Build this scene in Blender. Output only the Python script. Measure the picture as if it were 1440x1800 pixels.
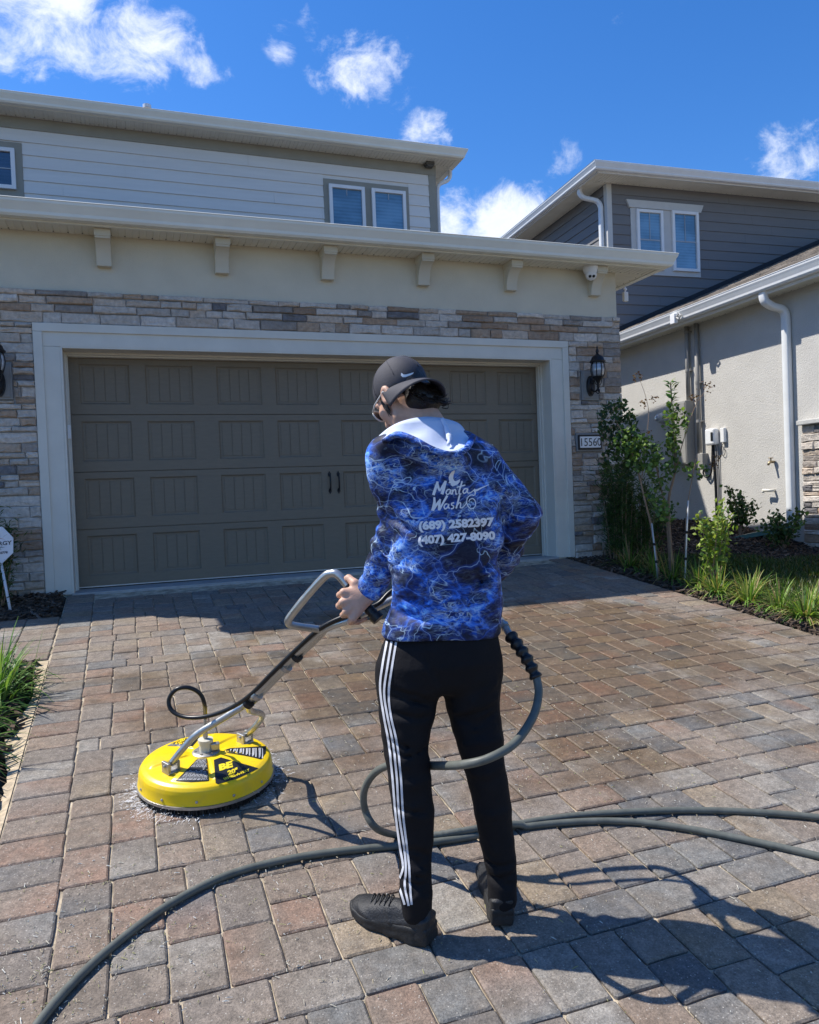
import bpy, bmesh, math, random
import numpy as np
from mathutils import Vector, Matrix
from mathutils.bvhtree import BVHTree

for o in list(bpy.data.objects): bpy.data.objects.remove(o)
SC = bpy.context.scene
COL = SC.collection
rad = math.radians

# ------------------------------------------------------------------ camera
CX, CY, CZ = 0.553, -7.588, 0.74
YAW, PITCH, ROLL, FPX = -0.3441, -0.0238, -0.0399, 1329.0
def cam_axes():
    cy, sy, cp, sp = math.cos(YAW), math.sin(YAW), math.cos(PITCH), math.sin(PITCH)
    f = np.array([-sy*cp, cy*cp, sp]); r = np.array([cy, sy, 0.0]); u = np.cross(r, f)
    c, s = math.cos(ROLL), math.sin(ROLL)
    return c*r+s*u, -s*r+c*u, f
CR, CU, CF = cam_axes()
CAMP = np.array([CX, CY, CZ])
cd = bpy.data.cameras.new('camera'); cam = bpy.data.objects.new('camera', cd); COL.objects.link(cam)
cd.sensor_fit = 'HORIZONTAL'; cd.sensor_width = 36.0; cd.lens = 36.0*FPX/1440.0
cd.clip_start = 0.05; cd.clip_end = 2000
m4 = Matrix.Identity(4)
for i in range(3):
    m4[i][0] = CR[i]; m4[i][1] = CU[i]; m4[i][2] = -CF[i]; m4[i][3] = CAMP[i]
cam.matrix_world = m4
SC.camera = cam

# ------------------------------------------------------------------ sun, sky, exposure
SUNV = Vector((-0.58, 0.40, 1.0)).normalized()          # towards the sun
sd = bpy.data.lights.new('sun', 'SUN'); sd.energy = 4.7; sd.angle = rad(0.53); sd.color = (1.0, 0.955, 0.88)
sun = bpy.data.objects.new('sun', sd); COL.objects.link(sun)
sun.rotation_euler = SUNV.to_track_quat('Z', 'Y').to_euler(); sun.location = (-6, 4, 12)
SC.view_settings.view_transform = 'Standard'; SC.view_settings.look = 'None'
SC.view_settings.gamma = 1.0; SC.view_settings.exposure = 0.46; SC.view_settings.use_curve_mapping = False

def ray(u, v): return CF+(u-720)/FPX*CR-(v-900)/FPX*CU
def W(u, v, d): return CAMP+d*ray(u, v)                 # point at depth d along the lens axis
def hit(u, v, p, n):
    r = ray(u, v); n = np.asarray(n, float)
    return CAMP+r*(((np.asarray(p, float)-CAMP)@n)/(r@n))
SLOPE = 0.10                                            # the drive falls 10 % towards the street
def gnd(u, v, off=0.0): return hit(u, v, (0, 0, off), (0, -SLOPE, 1))

world = bpy.data.worlds.new('World'); SC.world = world; world.use_nodes = True
def sky_world():
    nt = world.node_tree; N = nt.nodes; L = nt.links
    for n in list(N): N.remove(n)
    def mk(t, **k):
        n = N.new(t)
        for a, b in k.items(): setattr(n, a, b)
        return n
    def mth(op, a, b=None, clamp=False):
        n = mk('ShaderNodeMath', operation=op, use_clamp=clamp)
        for i, x in enumerate((a, b)):
            if x is None: continue
            if isinstance(x, (int, float)): n.inputs[i].default_value = x
            else: L.new(x, n.inputs[i])
        return n.outputs[0]
    def vm(op, a, b):
        n = mk('ShaderNodeVectorMath', operation=op)
        for i, x in enumerate((a, b)):
            if isinstance(x, (tuple, list)): n.inputs[i].default_value = x
            else: L.new(x, n.inputs[i])
        return n.outputs['Value' if op in ('DOT_PRODUCT', 'LENGTH') else 'Vector']
    sky = mk('ShaderNodeTexSky', sky_type='NISHITA', sun_disc=False)
    sky.sun_elevation = math.asin(SUNV.z); sky.sun_rotation = math.atan2(SUNV.x, SUNV.y)
    sky.altitude = 20; sky.air_density = 1.0; sky.dust_density = 0.25; sky.ozone_density = 2.2
    hs = mk('ShaderNodeHueSaturation'); hs.inputs['Saturation'].default_value = 1.32; hs.inputs['Value'].default_value = 1.0
    L.new(sky.outputs[0], hs.inputs['Color'])
    gam = mk('ShaderNodeMixRGB', blend_type='MULTIPLY'); gam.inputs[0].default_value = 1.0
    gam.inputs[2].default_value = (SKYTINT[0], SKYTINT[1], SKYTINT[2], 1); L.new(hs.outputs[0], gam.inputs[1])
    tc = mk('ShaderNodeTexCoord'); d = tc.outputs['Generated']
    # cumulus seen in the photograph: (pixel u, v, half width, half height, density)
    clouds = [(135, 40, 126, 62, 1.08), (10, 25, 105, 58, 1.08), (165, 92, 70, 36, .85), (355, 124, 40, 20, .72), (640, 122, 66, 50, .86), (492, 72, 22, 26, .5), (545, 45, 16, 28, .34), (755, 232, 38, 28, .8),
              (875, 375, 95, 45, 1.15), (800, 385, 50, 35, 1.0), (985, 295, 30, 34, .5), (1415, 255, 62, 42, .8), (1100, 15, 18, 22, .45), (118, 158, 30, 12, .5), (600, 205, 20, 12, .3)]
    tot = None
    rgt = tuple(CR)
    for (u, v, w, h, k) in clouds:
        c = ray(u, v); c = c/np.linalg.norm(c)
        upv = CU-c*(CU@c); upv /= np.linalg.norm(upv)
        rg = CR-c*(CR@c); rg /= np.linalg.norm(rg)
        dv = vm('SUBTRACT', d, tuple(c))
        a = mth('MULTIPLY', vm('DOT_PRODUCT', dv, tuple(rg)), FPX/w*0.93)
        b = mth('MULTIPLY', vm('DOT_PRODUCT', dv, tuple(upv)), FPX/h*0.93)
        q = mth('ADD', mth('MULTIPLY', a, a), mth('MULTIPLY', b, b))
        g = mth('MULTIPLY', mth('SUBTRACT', 1.0, mth('MULTIPLY', q, 0.5), clamp=True), k)
        tot = g if tot is None else mth('MAXIMUM', tot, g)
    # scattered clouds over the rest of the sky
    nz0 = mk('ShaderNodeTexNoise'); nz0.inputs['Scale'].default_value = 3.1; nz0.inputs['Detail'].default_value = 1.0
    L.new(vm('ADD', d, (4.3, 1.7, 0.4)), nz0.inputs['Vector'])
    away = mth('MULTIPLY', mth('SUBTRACT', 0.80, vm('DOT_PRODUCT', d, tuple(CF/np.linalg.norm(CF)))), 4.0, clamp=True)
    gen = mth('MULTIPLY', mth('MULTIPLY', mth('SUBTRACT', nz0.outputs[0], 0.55), 6.0, clamp=True), away)
    tot = mth('MAXIMUM', tot, gen)
    nz = mk('ShaderNodeTexNoise'); nz.inputs['Scale'].default_value = 17.0; nz.inputs['Detail'].default_value = 10.0; nz.inputs['Roughness'].default_value = 0.66
    nz.inputs['Distortion'].default_value = 0.35
    mp = mk('ShaderNodeMapping'); mp.inputs['Scale'].default_value = (1, 1, 1.35); L.new(d, mp.inputs['Vector']); L.new(mp.outputs[0], nz.inputs['Vector'])
    den = mth('ADD', mth('MULTIPLY', tot, 0.62), mth('MULTIPLY', mth('SUBTRACT', nz.outputs[0], 0.5), 1.75))
    rp = mk('ShaderNodeMapRange'); rp.interpolation_type = 'SMOOTHSTEP'
    rp.inputs['From Min'].default_value = 0.22; rp.inputs['From Max'].default_value = 0.92; L.new(den, rp.inputs['Value'])
    alpha = mth('MULTIPLY', rp.outputs[0], mth('MULTIPLY', tot, 4.0, clamp=True))
    cr = mk('ShaderNodeValToRGB'); e = cr.color_ramp.elements
    e[0].position = 0.35; e[0].color = (8.2, 8.5, 9.1, 1); e[1].position = 0.95; e[1].color = (6.2, 6.6, 7.3, 1)
    L.new(den, cr.inputs[0])
    mx = mk('ShaderNodeMixRGB'); L.new(alpha, mx.inputs[0]); L.new(gam.outputs[0], mx.inputs[1]); L.new(cr.outputs[0], mx.inputs[2])
    bg = mk('ShaderNodeBackground'); bg.inputs['Strength'].default_value = 0.113
    L.new(mx.outputs[0], bg.inputs['Color'])
    out = mk('ShaderNodeOutputWorld'); L.new(bg.outputs[0], out.inputs['Surface'])
SKYTINT = (0.88, 1.0, 1.24)
sky_world()

# ------------------------------------------------------------------ helpers
RNG = random.Random(7); NR = np.random.default_rng(11)
class MB:
    def __init__(s): s.v = []; s.f = []; s.c = []
    def add(s, vs, fs, col=None):
        o = len(s.v); s.v += [tuple(map(float, p)) for p in vs]; s.f += [tuple(i+o for i in f) for f in fs]
        s.c += [col or (1, 1, 1)]*len(vs); return s
    def box(s, x0, x1, y0, y1, z0, z1, col=None):
        return s.add([(x0,y0,z0),(x1,y0,z0),(x1,y1,z0),(x0,y1,z0),(x0,y0,z1),(x1,y0,z1),(x1,y1,z1),(x0,y1,z1)],
                     [(3,2,1,0),(4,5,6,7),(0,1,5,4),(1,2,6,5),(2,3,7,6),(3,0,4,7)], col)
    def extr(s, prof, a, b, col=None):
        """closed profile of 3-D points a(p) and b(p): prof list of 2-D, a/b map 2-D to 3-D"""
        n = len(prof); vs = [a(p) for p in prof]+[b(p) for p in prof]
        fs = [(i, (i+1)%n, n+(i+1)%n, n+i) for i in range(n)]+[tuple(range(n))[::-1], tuple(range(n, 2*n))]
        return s.add(vs, fs, col)
    def tube(s, path, r, n=10, cap=True, col=None):
        P = [np.asarray(p, float) for p in path]; k = len(P)
        rs = r if isinstance(r, (list, tuple, np.ndarray)) else [r]*k
        up = np.array([0.13, 0.21, 0.97]); vs = []
        prev = None
        for i in range(k):
            t = P[min(i+1, k-1)]-P[max(i-1, 0)]; t = t/(np.linalg.norm(t)+1e-12)
            if prev is None:
                a = np.cross(t, up); 
                if np.linalg.norm(a) < 1e-3: a = np.cross(t, (1, 0, 0))
            else: a = prev-t*(prev@t)
            a = a/np.linalg.norm(a); prev = a; b = np.cross(t, a)
            for j in range(n):
                q = 2*math.pi*j/n; vs.append(P[i]+rs[i]*(math.cos(q)*a+math.sin(q)*b))
        fs = [(i*n+j, i*n+(j+1)%n, (i+1)*n+(j+1)%n, (i+1)*n+j) for i in range(k-1) for j in range(n)]
        if cap: fs += [tuple(range(n))[::-1], tuple(range((k-1)*n, k*n))]
        return s.add(vs, fs, col)
    def lathe(s, prof, n=24, o=(0, 0, 0), ax=None, col=None, cap=True):
        """prof [(r,z)]; ax: 3 axes (x,y,z) as vectors"""
        ax = ax or ((1,0,0),(0,1,0),(0,0,1)); X, Y, Z = [np.asarray(a, float) for a in ax]; o = np.asarray(o, float)
        vs = [o+X*(r*math.cos(2*math.pi*j/n))+Y*(r*math.sin(2*math.pi*j/n))+Z*z for r, z in prof for j in range(n)]
        k = len(prof)
        fs = [(i*n+j, i*n+(j+1)%n, (i+1)*n+(j+1)%n, (i+1)*n+j) for i in range(k-1) for j in range(n)]
        if cap: fs += [tuple(range(n))[::-1], tuple(range((k-1)*n, k*n))]
        return s.add(vs, fs, col)
    def mesh(s, name, smooth=False, attr=False):
        me = bpy.data.meshes.new(name); me.from_pydata(s.v, [], s.f)
        if attr:
            a = me.color_attributes.new('pc', 'FLOAT_COLOR', 'POINT')
            a.data.foreach_set('color', np.array([(*c, 1) for c in s.c], np.float32).ravel())
        if smooth: me.polygons.foreach_set('use_smooth', np.ones(len(me.polygons), bool))
        me.update(); return me

def tag(o, label=None, cat=None, group=None, kind=None):
    for k, v in (('label', label), ('category', cat), ('group', group), ('kind', kind)):
        if v: o[k] = v
    return o
def obj(name, mb, mat, parent=None, smooth=False, bevel=0, attr=False, kind=None, autosm=None):
    me = mb.mesh(name, smooth, attr) if isinstance(mb, MB) else mb
    o = bpy.data.objects.new(name, me); COL.objects.link(o)
    if mat and not me.materials: me.materials.append(mat)
    if parent is not None: o.parent = parent
    if bevel:
        b = o.modifiers.new('bevel', 'BEVEL'); b.width = bevel; b.segments = 2; b.limit_method = 'ANGLE'; b.angle_limit = rad(40)
    if autosm: 
        me.polygons.foreach_set('use_smooth', np.ones(len(me.polygons), bool)); sharp(me, autosm)
    if kind: o['kind'] = kind
    return o
def sharp(me, ang):
    bm = bmesh.new(); bm.from_mesh(me)
    for e in bm.edges:
        if len(e.link_faces) == 2 and e.calc_face_angle(0) > rad(ang): e.smooth = False
    bm.to_mesh(me); bm.free()
def empty(name, loc=(0,0,0), label=None, cat=None, group=None, kind=None, rz=0):
    o = bpy.data.objects.new(name, None); COL.objects.link(o); o.location = loc; o.rotation_euler = (0, 0, rz)
    o.empty_display_size = 0.1
    return tag(o, label, cat, group, kind)
def spline(pts, n=8):
    """Catmull-Rom through points"""
    P = [np.asarray(p, float) for p in pts]; P = [2*P[0]-P[1]]+P+[2*P[-1]-P[-2]]; out = []
    for i in range(1, len(P)-2):
        for j in range(n):
            t = j/n; a, b, c, d = P[i-1], P[i], P[i+1], P[i+2]
            out.append(0.5*((2*b)+(-a+c)*t+(2*a-5*b+4*c-d)*t*t+(-a+3*b-3*c+d)*t**3))
    out.append(P[-2]); return out

# ------------------------------------------------------------------ materials
def mat(name, col, rough=0.7, metal=0.0, var=0.10, vs=6.0, bump=0.0, bs=80.0, attr=False, spec=0.4, dirt=0.0, dirtcol=(0.2,0.17,0.13), ds=1.6, stretch=None, rvar=0.0, trans=0.0, sss=0.0, coat=0.0):
    m = bpy.data.materials.new(name); m.use_nodes = True; nt = m.node_tree; N, L = nt.nodes, nt.links
    p = N['Principled BSDF']; p.inputs['Roughness'].default_value = rough; p.inputs['Metallic'].default_value = metal
    p.inputs['Specular IOR Level'].default_value = spec
    if coat: p.inputs['Coat Weight'].default_value = coat; p.inputs['Coat Roughness'].default_value = 0.15
    if trans: p.inputs['Transmission Weight'].default_value = trans
    if sss: p.inputs['Subsurface Weight'].default_value = sss; p.inputs['Subsurface Radius'].default_value = (0.012, 0.005, 0.003)
    geo = N.new('ShaderNodeNewGeometry'); pos = geo.outputs['Position']
    if stretch:
        mp = N.new('ShaderNodeMapping'); mp.inputs['Scale'].default_value = stretch; L.new(pos, mp.inputs[0]); pos = mp.outputs[0]
    base = None
    if attr:
        a = N.new('ShaderNodeVertexColor'); a.layer_name = 'pc'; base = a.outputs[0]
    def noise(scale, det=4.0, rough_=0.6):
        n = N.new('ShaderNodeTexNoise'); n.inputs['Scale'].default_value = scale; n.inputs['Detail'].default_value = det
        n.inputs['Roughness'].default_value = rough_; L.new(pos, n.inputs['Vector']); return n.outputs[0]
    mr = N.new('ShaderNodeMapRange'); mr.inputs['From Min'].default_value = 0.3; mr.inputs['From Max'].default_value = 0.7
    mr.inputs['To Min'].default_value = 1-var; mr.inputs['To Max'].default_value = 1+var; L.new(noise(vs), mr.inputs[0])
    mul = N.new('ShaderNodeVectorMath'); mul.operation = 'SCALE'; L.new(mr.outputs[0], mul.inputs['Scale'])
    if base is not None:
        if col is not None:
            mm = N.new('ShaderNodeMixRGB'); mm.blend_type = 'MULTIPLY'; mm.inputs[0].default_value = 1; mm.inputs[2].default_value = (*col, 1)
            L.new(base, mm.inputs[1]); base = mm.outputs[0]
        L.new(base, mul.inputs[0])
    else: mul.inputs[0].default_value = col
    c = mul.outputs[0]
    if dirt:
        dm = N.new('ShaderNodeMapRange'); dm.inputs['From Min'].default_value = 0.5; dm.inputs['From Max'].default_value = 0.75
        dm.inputs['To Max'].default_value = dirt; L.new(noise(ds, 6.0), dm.inputs[0])
        mx = N.new('ShaderNodeMixRGB'); L.new(dm.outputs[0], mx.inputs[0]); L.new(c, mx.inputs[1]); mx.inputs[2].default_value = (*dirtcol, 1); c = mx.outputs[0]
    L.new(c, p.inputs['Base Color'])
    if rvar:
        rr = N.new('ShaderNodeMapRange'); rr.inputs['From Min'].default_value = 0.35; rr.inputs['From Max'].default_value = 0.65
        rr.inputs['To Min'].default_value = max(0.02, rough-rvar); rr.inputs['To Max'].default_value = min(1, rough+rvar); L.new(noise(vs*1.7), rr.inputs[0]); L.new(rr.outputs[0], p.inputs['Roughness'])
    if bump:
        b = N.new('ShaderNodeBump'); b.inputs['Strength'].default_value = min(1.0, bump); b.inputs['Distance'].default_value = 0.004 if bump <= 1 else 0.004*bump
        L.new(noise(bs, 5.0, 0.65), b.inputs['Height']); L.new(b.outputs[0], p.inputs['Normal'])
    return m
def glass(name, tint=(0.25, 0.36, 0.48), rough=0.02):
    m = bpy.data.materials.new(name); m.use_nodes = True; p = m.node_tree.nodes['Principled BSDF']
    p.inputs['Base Color'].default_value = (*tint, 1); p.inputs['Roughness'].default_value = rough; p.inputs['Specular IOR Level'].default_value = 1.0
    nt = m.node_tree; g = nt.nodes.new('ShaderNodeNewGeometry'); mp = nt.nodes.new('ShaderNodeMapping'); mp.inputs['Scale'].default_value = (1, 1, 1.6); nt.links.new(g.outputs['Position'], mp.inputs[0])
    nz = nt.nodes.new('ShaderNodeTexNoise'); nz.inputs['Scale'].default_value = 1.7; nz.inputs['Detail'].default_value = 3; nt.links.new(mp.outputs[0], nz.inputs['Vector'])
    wv = nt.nodes.new('ShaderNodeTexWave'); wv.bands_direction = 'Z'; wv.inputs['Scale'].default_value = 6.0; nt.links.new(g.outputs['Position'], wv.inputs['Vector'])
    ad = nt.nodes.new('ShaderNodeMath'); ad.operation = 'MULTIPLY_ADD'; nt.links.new(wv.outputs[1], ad.inputs[0]); ad.inputs[1].default_value = 0.10; nt.links.new(nz.outputs[0], ad.inputs[2])
    rp = nt.nodes.new('ShaderNodeMapRange'); rp.inputs[1].default_value = 0.38; rp.inputs[2].default_value = 0.72; nt.links.new(ad.outputs[0], rp.inputs[0])
    mx = nt.nodes.new('ShaderNodeMixRGB'); nt.links.new(rp.outputs[0], mx.inputs[0]); mx.inputs[1].default_value = (*[t*.72 for t in tint], 1); mx.inputs[2].default_value = (*[min(1, t*1.45+.02) for t in tint], 1); nt.links.new(mx.outputs[0], p.inputs['Base Color'])  # uneven tint painted in to stand for reflections, with faint slat bands
    p.inputs['IOR'].default_value = 1.52; p.inputs['Coat Weight'].default_value = 1.0; p.inputs['Coat Roughness'].default_value = 0.01
    return m
# ------------------------------------------------------------------ ground and drive
def sst(a, b, x):
    t = np.clip((np.asarray(x, float)-a)/(b-a), 0, 1); return t*t*(3-2*t)
def hgt(x, y):
    y = np.asarray(y, float); x = np.asarray(x, float)
    h = SLOPE*np.clip(y, -8.6, -0.45)
    h = h+0.24*sst(-0.9, 1.0, y)*sst(6.2, 8.0, x)+0.05*sst(-0.8, -0.3, y)*(x < 0)
    return h
XR = 4.97
def xj(y): return 0.155-0.0225*y                     # inner joint of the left border course
def on_drive(x, y): return (x > xj(y)-0.26) & (x < XR+0.03) & (y < -0.2) & (y > -8.8)

def build_ground():
    xs = np.concatenate([[-600, -150, -40, -12], np.arange(-6, 12.01, 0.15), [16, 40, 150, 600]])
    ys = np.concatenate([[-600, -150, -40, -14], np.arange(-9, 7.01, 0.15), [12, 40, 150, 600]])
    X, Y = np.meshgrid(xs, ys, indexing='ij'); Z = hgt(X, Y)-0.02
    Z = np.where(on_drive(X, Y) | ((X < 0.3) & (Y > -2.4) & (Y < -0.95) & (X > -4)), Z-0.08, Z)
    Z = Z+np.where(np.abs(X) < 12, 0.012*np.sin(X*5.1+Y*3.3)*np.sin(Y*4.7-X*2.2), 0)
    n, m = X.shape; vs = np.stack([X, Y, Z], -1).reshape(-1, 3)
    fs = [(i*m+j, (i+1)*m+j, (i+1)*m+j+1, i*m+j+1) for i in range(n-1) for j in range(m-1)]
    mb = MB(); mb.add(vs, fs)
    g = obj('ground', mb, mat('soil', (0.075, 0.058, 0.04), 0.95, var=0.35, vs=9, bump=1.0, bs=40), smooth=True)
    g['kind'] = 'structure'
build_ground()

def paver_mat():
    m = bpy.data.materials.new('paver_concrete'); m.use_nodes = True; nt = m.node_tree; N, L = nt.nodes, nt.links
    p = N['Principled BSDF']; geo = N.new('ShaderNodeNewGeometry'); pos = geo.outputs['Position']
    def noise(s, d=5.0, r=0.6, off=0):
        n = N.new('ShaderNodeTexNoise'); n.inputs['Scale'].default_value = s; n.inputs['Detail'].default_value = d; n.inputs['Roughness'].default_value = r
        if off:
            a = N.new('ShaderNodeVectorMath'); a.inputs[1].default_value = (off, off*.7, 0); L.new(pos, a.inputs[0]); L.new(a.outputs[0], n.inputs['Vector'])
        else: L.new(pos, n.inputs['Vector'])
        return n.outputs[0]
    def mr(x, a, b, c, d):
        n = N.new('ShaderNodeMapRange'); L.new(x, n.inputs[0])
        for i, q in enumerate((a, b, c, d)): n.inputs[1+i].default_value = q
        return n.outputs[0]
    def mix(f, a, b, t='MIX'):
        n = N.new('ShaderNodeMixRGB'); n.blend_type = t
        for i, q in enumerate((f, a, b)):
            if isinstance(q, float): n.inputs[i].default_value = q
            elif isinstance(q, tuple): n.inputs[i].default_value = (*q, 1)
            else: L.new(q, n.inputs[i])
        return n.outputs[0]
    at = N.new('ShaderNodeVertexColor'); at.layer_name = 'pc'
    c = mix(mr(noise(9, 5), 0.38, 0.66, 0.0, 0.6), at.outputs[0], (0.195, 0.162, 0.128))
    g = mr(noise(150, 4, 0.75), 0.28, 0.72, 0.5, 1.5)
    gv = N.new('ShaderNodeVectorMath'); gv.operation = 'SCALE'; L.new(c, gv.inputs[0]); L.new(g, gv.inputs['Scale']); c = gv.outputs[0]
    g2 = mr(noise(30, 7, 0.72, 3.1), 0.32, 0.68, 0.66, 1.34)
    gv = N.new('ShaderNodeVectorMath'); gv.operation = 'SCALE'; L.new(c, gv.inputs[0]); L.new(g2, gv.inputs['Scale']); c = gv.outputs[0]
    c = mix(mr(noise(7.0, 7, 0.7, 9.0), 0.58, 0.74, 0.0, 0.6), c, (0.35, 0.31, 0.25))        # dried silt
    vo = N.new('ShaderNodeTexVoronoi'); vo.inputs['Scale'].default_value = 70; L.new(pos, vo.inputs['Vector'])
    c = mix(mr(vo.outputs['Distance'], 0.10, 0.17, 0.7, 0.0), c, (0.50, 0.46, 0.40))          # pale aggregate grains
    # damp film: the part already washed (round 2.7, -3.2) plus odd puddled patches
    dm = N.new('ShaderNodeVectorMath'); dm.operation = 'SUBTRACT'; L.new(pos, dm.inputs[0]); dm.inputs[1].default_value = (2.75, -3.3, -0.33)
    dsx = N.new('ShaderNodeVectorMath'); dsx.operation = 'MULTIPLY'; L.new(dm.outputs[0], dsx.inputs[0]); dsx.inputs[1].default_value = (0.42, 0.62, 0)
    dl = N.new('ShaderNodeVectorMath'); dl.operation = 'LENGTH'; L.new(dsx.outputs[0], dl.inputs[0])
    wsum = N.new('ShaderNodeMath'); wsum.operation = 'ADD'; L.new(mr(dl.outputs['Value'], 0.2, 1.3, 0.30, -0.06), wsum.inputs[0]); L.new(noise(1.9, 5, 0.65, 21.0), wsum.inputs[1])
    c = mix(mr(noise(3.2, 8, 0.7, 33.0), 0.52, 0.70, 0.0, 0.42), c, (0.105, 0.085, 0.065))      # tyre and mould stains
    wet = mr(wsum.outputs[0], 0.50, 0.68, 0.0, 1.0)
    c = mix(wet, c, mix(1.0, c, (0.66, 0.57, 0.46), 'MULTIPLY'))
    L.new(c, p.inputs['Base Color'])
    r = N.new('ShaderNodeMapRange'); L.new(wet, r.inputs[0]); r.inputs[3].default_value = 0.82; r.inputs[4].default_value = 0.46; L.new(r.outputs[0], p.inputs['Roughness'])
    p.inputs['Specular IOR Level'].default_value = 0.45
    b = N.new('ShaderNodeBump'); b.inputs['Strength'].default_value = 0.8; b.inputs['Distance'].default_value = 0.004
    ad = N.new('ShaderNodeMath'); ad.operation = 'ADD'; L.new(noise(190, 4, 0.7), ad.inputs[0]); L.new(noise(34, 4, 0.6), ad.inputs[1])
    L.new(ad.outputs[0], b.inputs['Height']); L.new(b.outputs[0], p.inputs['Normal'])
    return m
PAVER = paver_mat()
PAL = [((0.215, 0.160, 0.118), 6), ((0.205, 0.165, 0.128), 7), ((0.115, 0.115, 0.113), 2), ((0.22, 0.142, 0.10), 4), ((0.25, 0.228, 0.195), 2), ((0.185, 0.155, 0.128), 6), ((0.165, 0.162, 0.15), 2), ((0.235, 0.182, 0.122), 3)]
def pick(near=0.0):
    w = [k for _, k in PAL]
    if near > 0.3: w = [3, 5, 3, 2, 9, 6, 6, 3]
    return np.array(RNG.choices([c for c, _ in PAL], w)[0])*RNG.uniform(0.85, 1.15)
def paver(mb, x0, x1, y0, y1):
    """plan rectangle -> block with chamfered, slightly uneven edges lying in the slope"""
    g = 0.0031; x0 += g; x1 -= g; y0 += g; y1 -= g
    k = 0.006
    cs = [(x0+k, y0), (x1-k, y0), (x1, y0+k), (x1, y1-k), (x1-k, y1), (x0+k, y1), (x0, y1-k), (x0, y0+k)]
    # mid-edge points make the sides wobble
    cs = [cs[0], ((x0+x1)/2, y0), cs[1], cs[2], (x1, (y0+y1)/2), cs[3], cs[4], ((x0+x1)/2, y1), cs[5], cs[6], (x0, (y0+y1)/2), cs[7]]
    j = lambda s: RNG.uniform(-s, s)
    cs = [(x+j(0.0022), y+j(0.0022)) for x, y in cs]
    cx, cy = (x0+x1)/2, (y0+y1)/2; dz = j(0.0022); tx, ty = j(0.010), j(0.010)
    top = lambda x, y, o: (x, y, SLOPE*y+dz+tx*(x-cx)+ty*(y-cy)+o)
    ins = 0.0055
    def inset(x, y):
        return (x+(ins if x < cx-0.02 else -ins if x > cx+0.02 else 0), y+(ins if y < cy-0.02 else -ins if y > cy+0.02 else 0))
    n = len(cs)
    vs = [top(x, y, -0.055) for x, y in cs]+[top(x, y, -0.0045) for x, y in cs]+[top(*inset(x, y), 0) for x, y in cs]
    fs = [(i, (i+1)%n, n+(i+1)%n, n+i) for i in range(n)]+[(n+i, n+(i+1)%n, 2*n+(i+1)%n, 2*n+i) for i in range(n)]+[tuple(range(2*n, 3*n))]
    near = 1.0 if (cx > 0.9+(cy+6.2)*1.3 and cy < -3.9) else 0.0
    a, b = pick(near), pick(near)
    if RNG.random() < 0.45: b = a*RNG.uniform(0.9, 1.1)
    th = RNG.uniform(0, 6.28); w = max(x1-x0, y1-y0)
    cols = []
    for (x, y, z) in vs:
        t = min(1, max(0, 0.5+((x-cx)*math.cos(th)+(y-cy)*math.sin(th))/w*1.3)); cols.append(tuple(a*(1-t)+b*t))
    o = len(mb.v); mb.v += vs; mb.f += [tuple(i+o for i in f) for f in fs]; mb.c += cols
    return cx, cy
U6, U9 = 0.1555, 0.2333
def layout():
    R = []
    y = -0.315-0.0
    # the garage apron: one course along the door, then bands of A (one course) and B (three courses)
    yA = -4.915+0.622*7                                  # top of a single course, as measured beside the machine
    tops = [yA-0.622*k for k in range(0, 15)]
    def fx(x, yy):                                      # widen the field slightly with the left border's drift
        return xj(yy)+(x/4.56)*(XR-U9-xj(yy))
    for yt in tops:
        x = -RNG.choice([0, 0.06, 0.11])                # single course, broken joints
        while x < 4.56-1e-3:
            w = RNG.choice([U9, U9, U6]); a, b = max(x, 0), min(x+w, 4.56)
            if 4.56-b < 0.07: b = 4.56
            if b-a > 0.03: R.append((fx(a, yt), fx(b, yt), yt-U6, yt))
            x = b
        x = 0.0; yt2 = yt-U6; last = None
        ncol = round(4.56/U6); cw = 4.56/ncol
        for i in range(ncol):
            two = RNG.random() < 0.52 if last is None else (not last if RNG.random() < 0.75 else last); last = two
            ds = [U9, U9] if two else [U6, U6, U6]
            yy = yt2
            for d in ds:
                R.append((fx(i*cw, yt), fx((i+1)*cw, yt), yy-d, yy)); yy -= d
    y = -0.33
    while y > -8.75:                                    # border courses, left and right
        R.append((xj(y)-U9+0.006, xj(y)-0.006, y-0.162, y)); R.append((XR-U9, XR, y-0.158, y)); y -= 0.162
    R = [(a, b, c, min(d, -0.325)) for a, b, c, d in R if c < -0.36]
    return R
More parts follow.
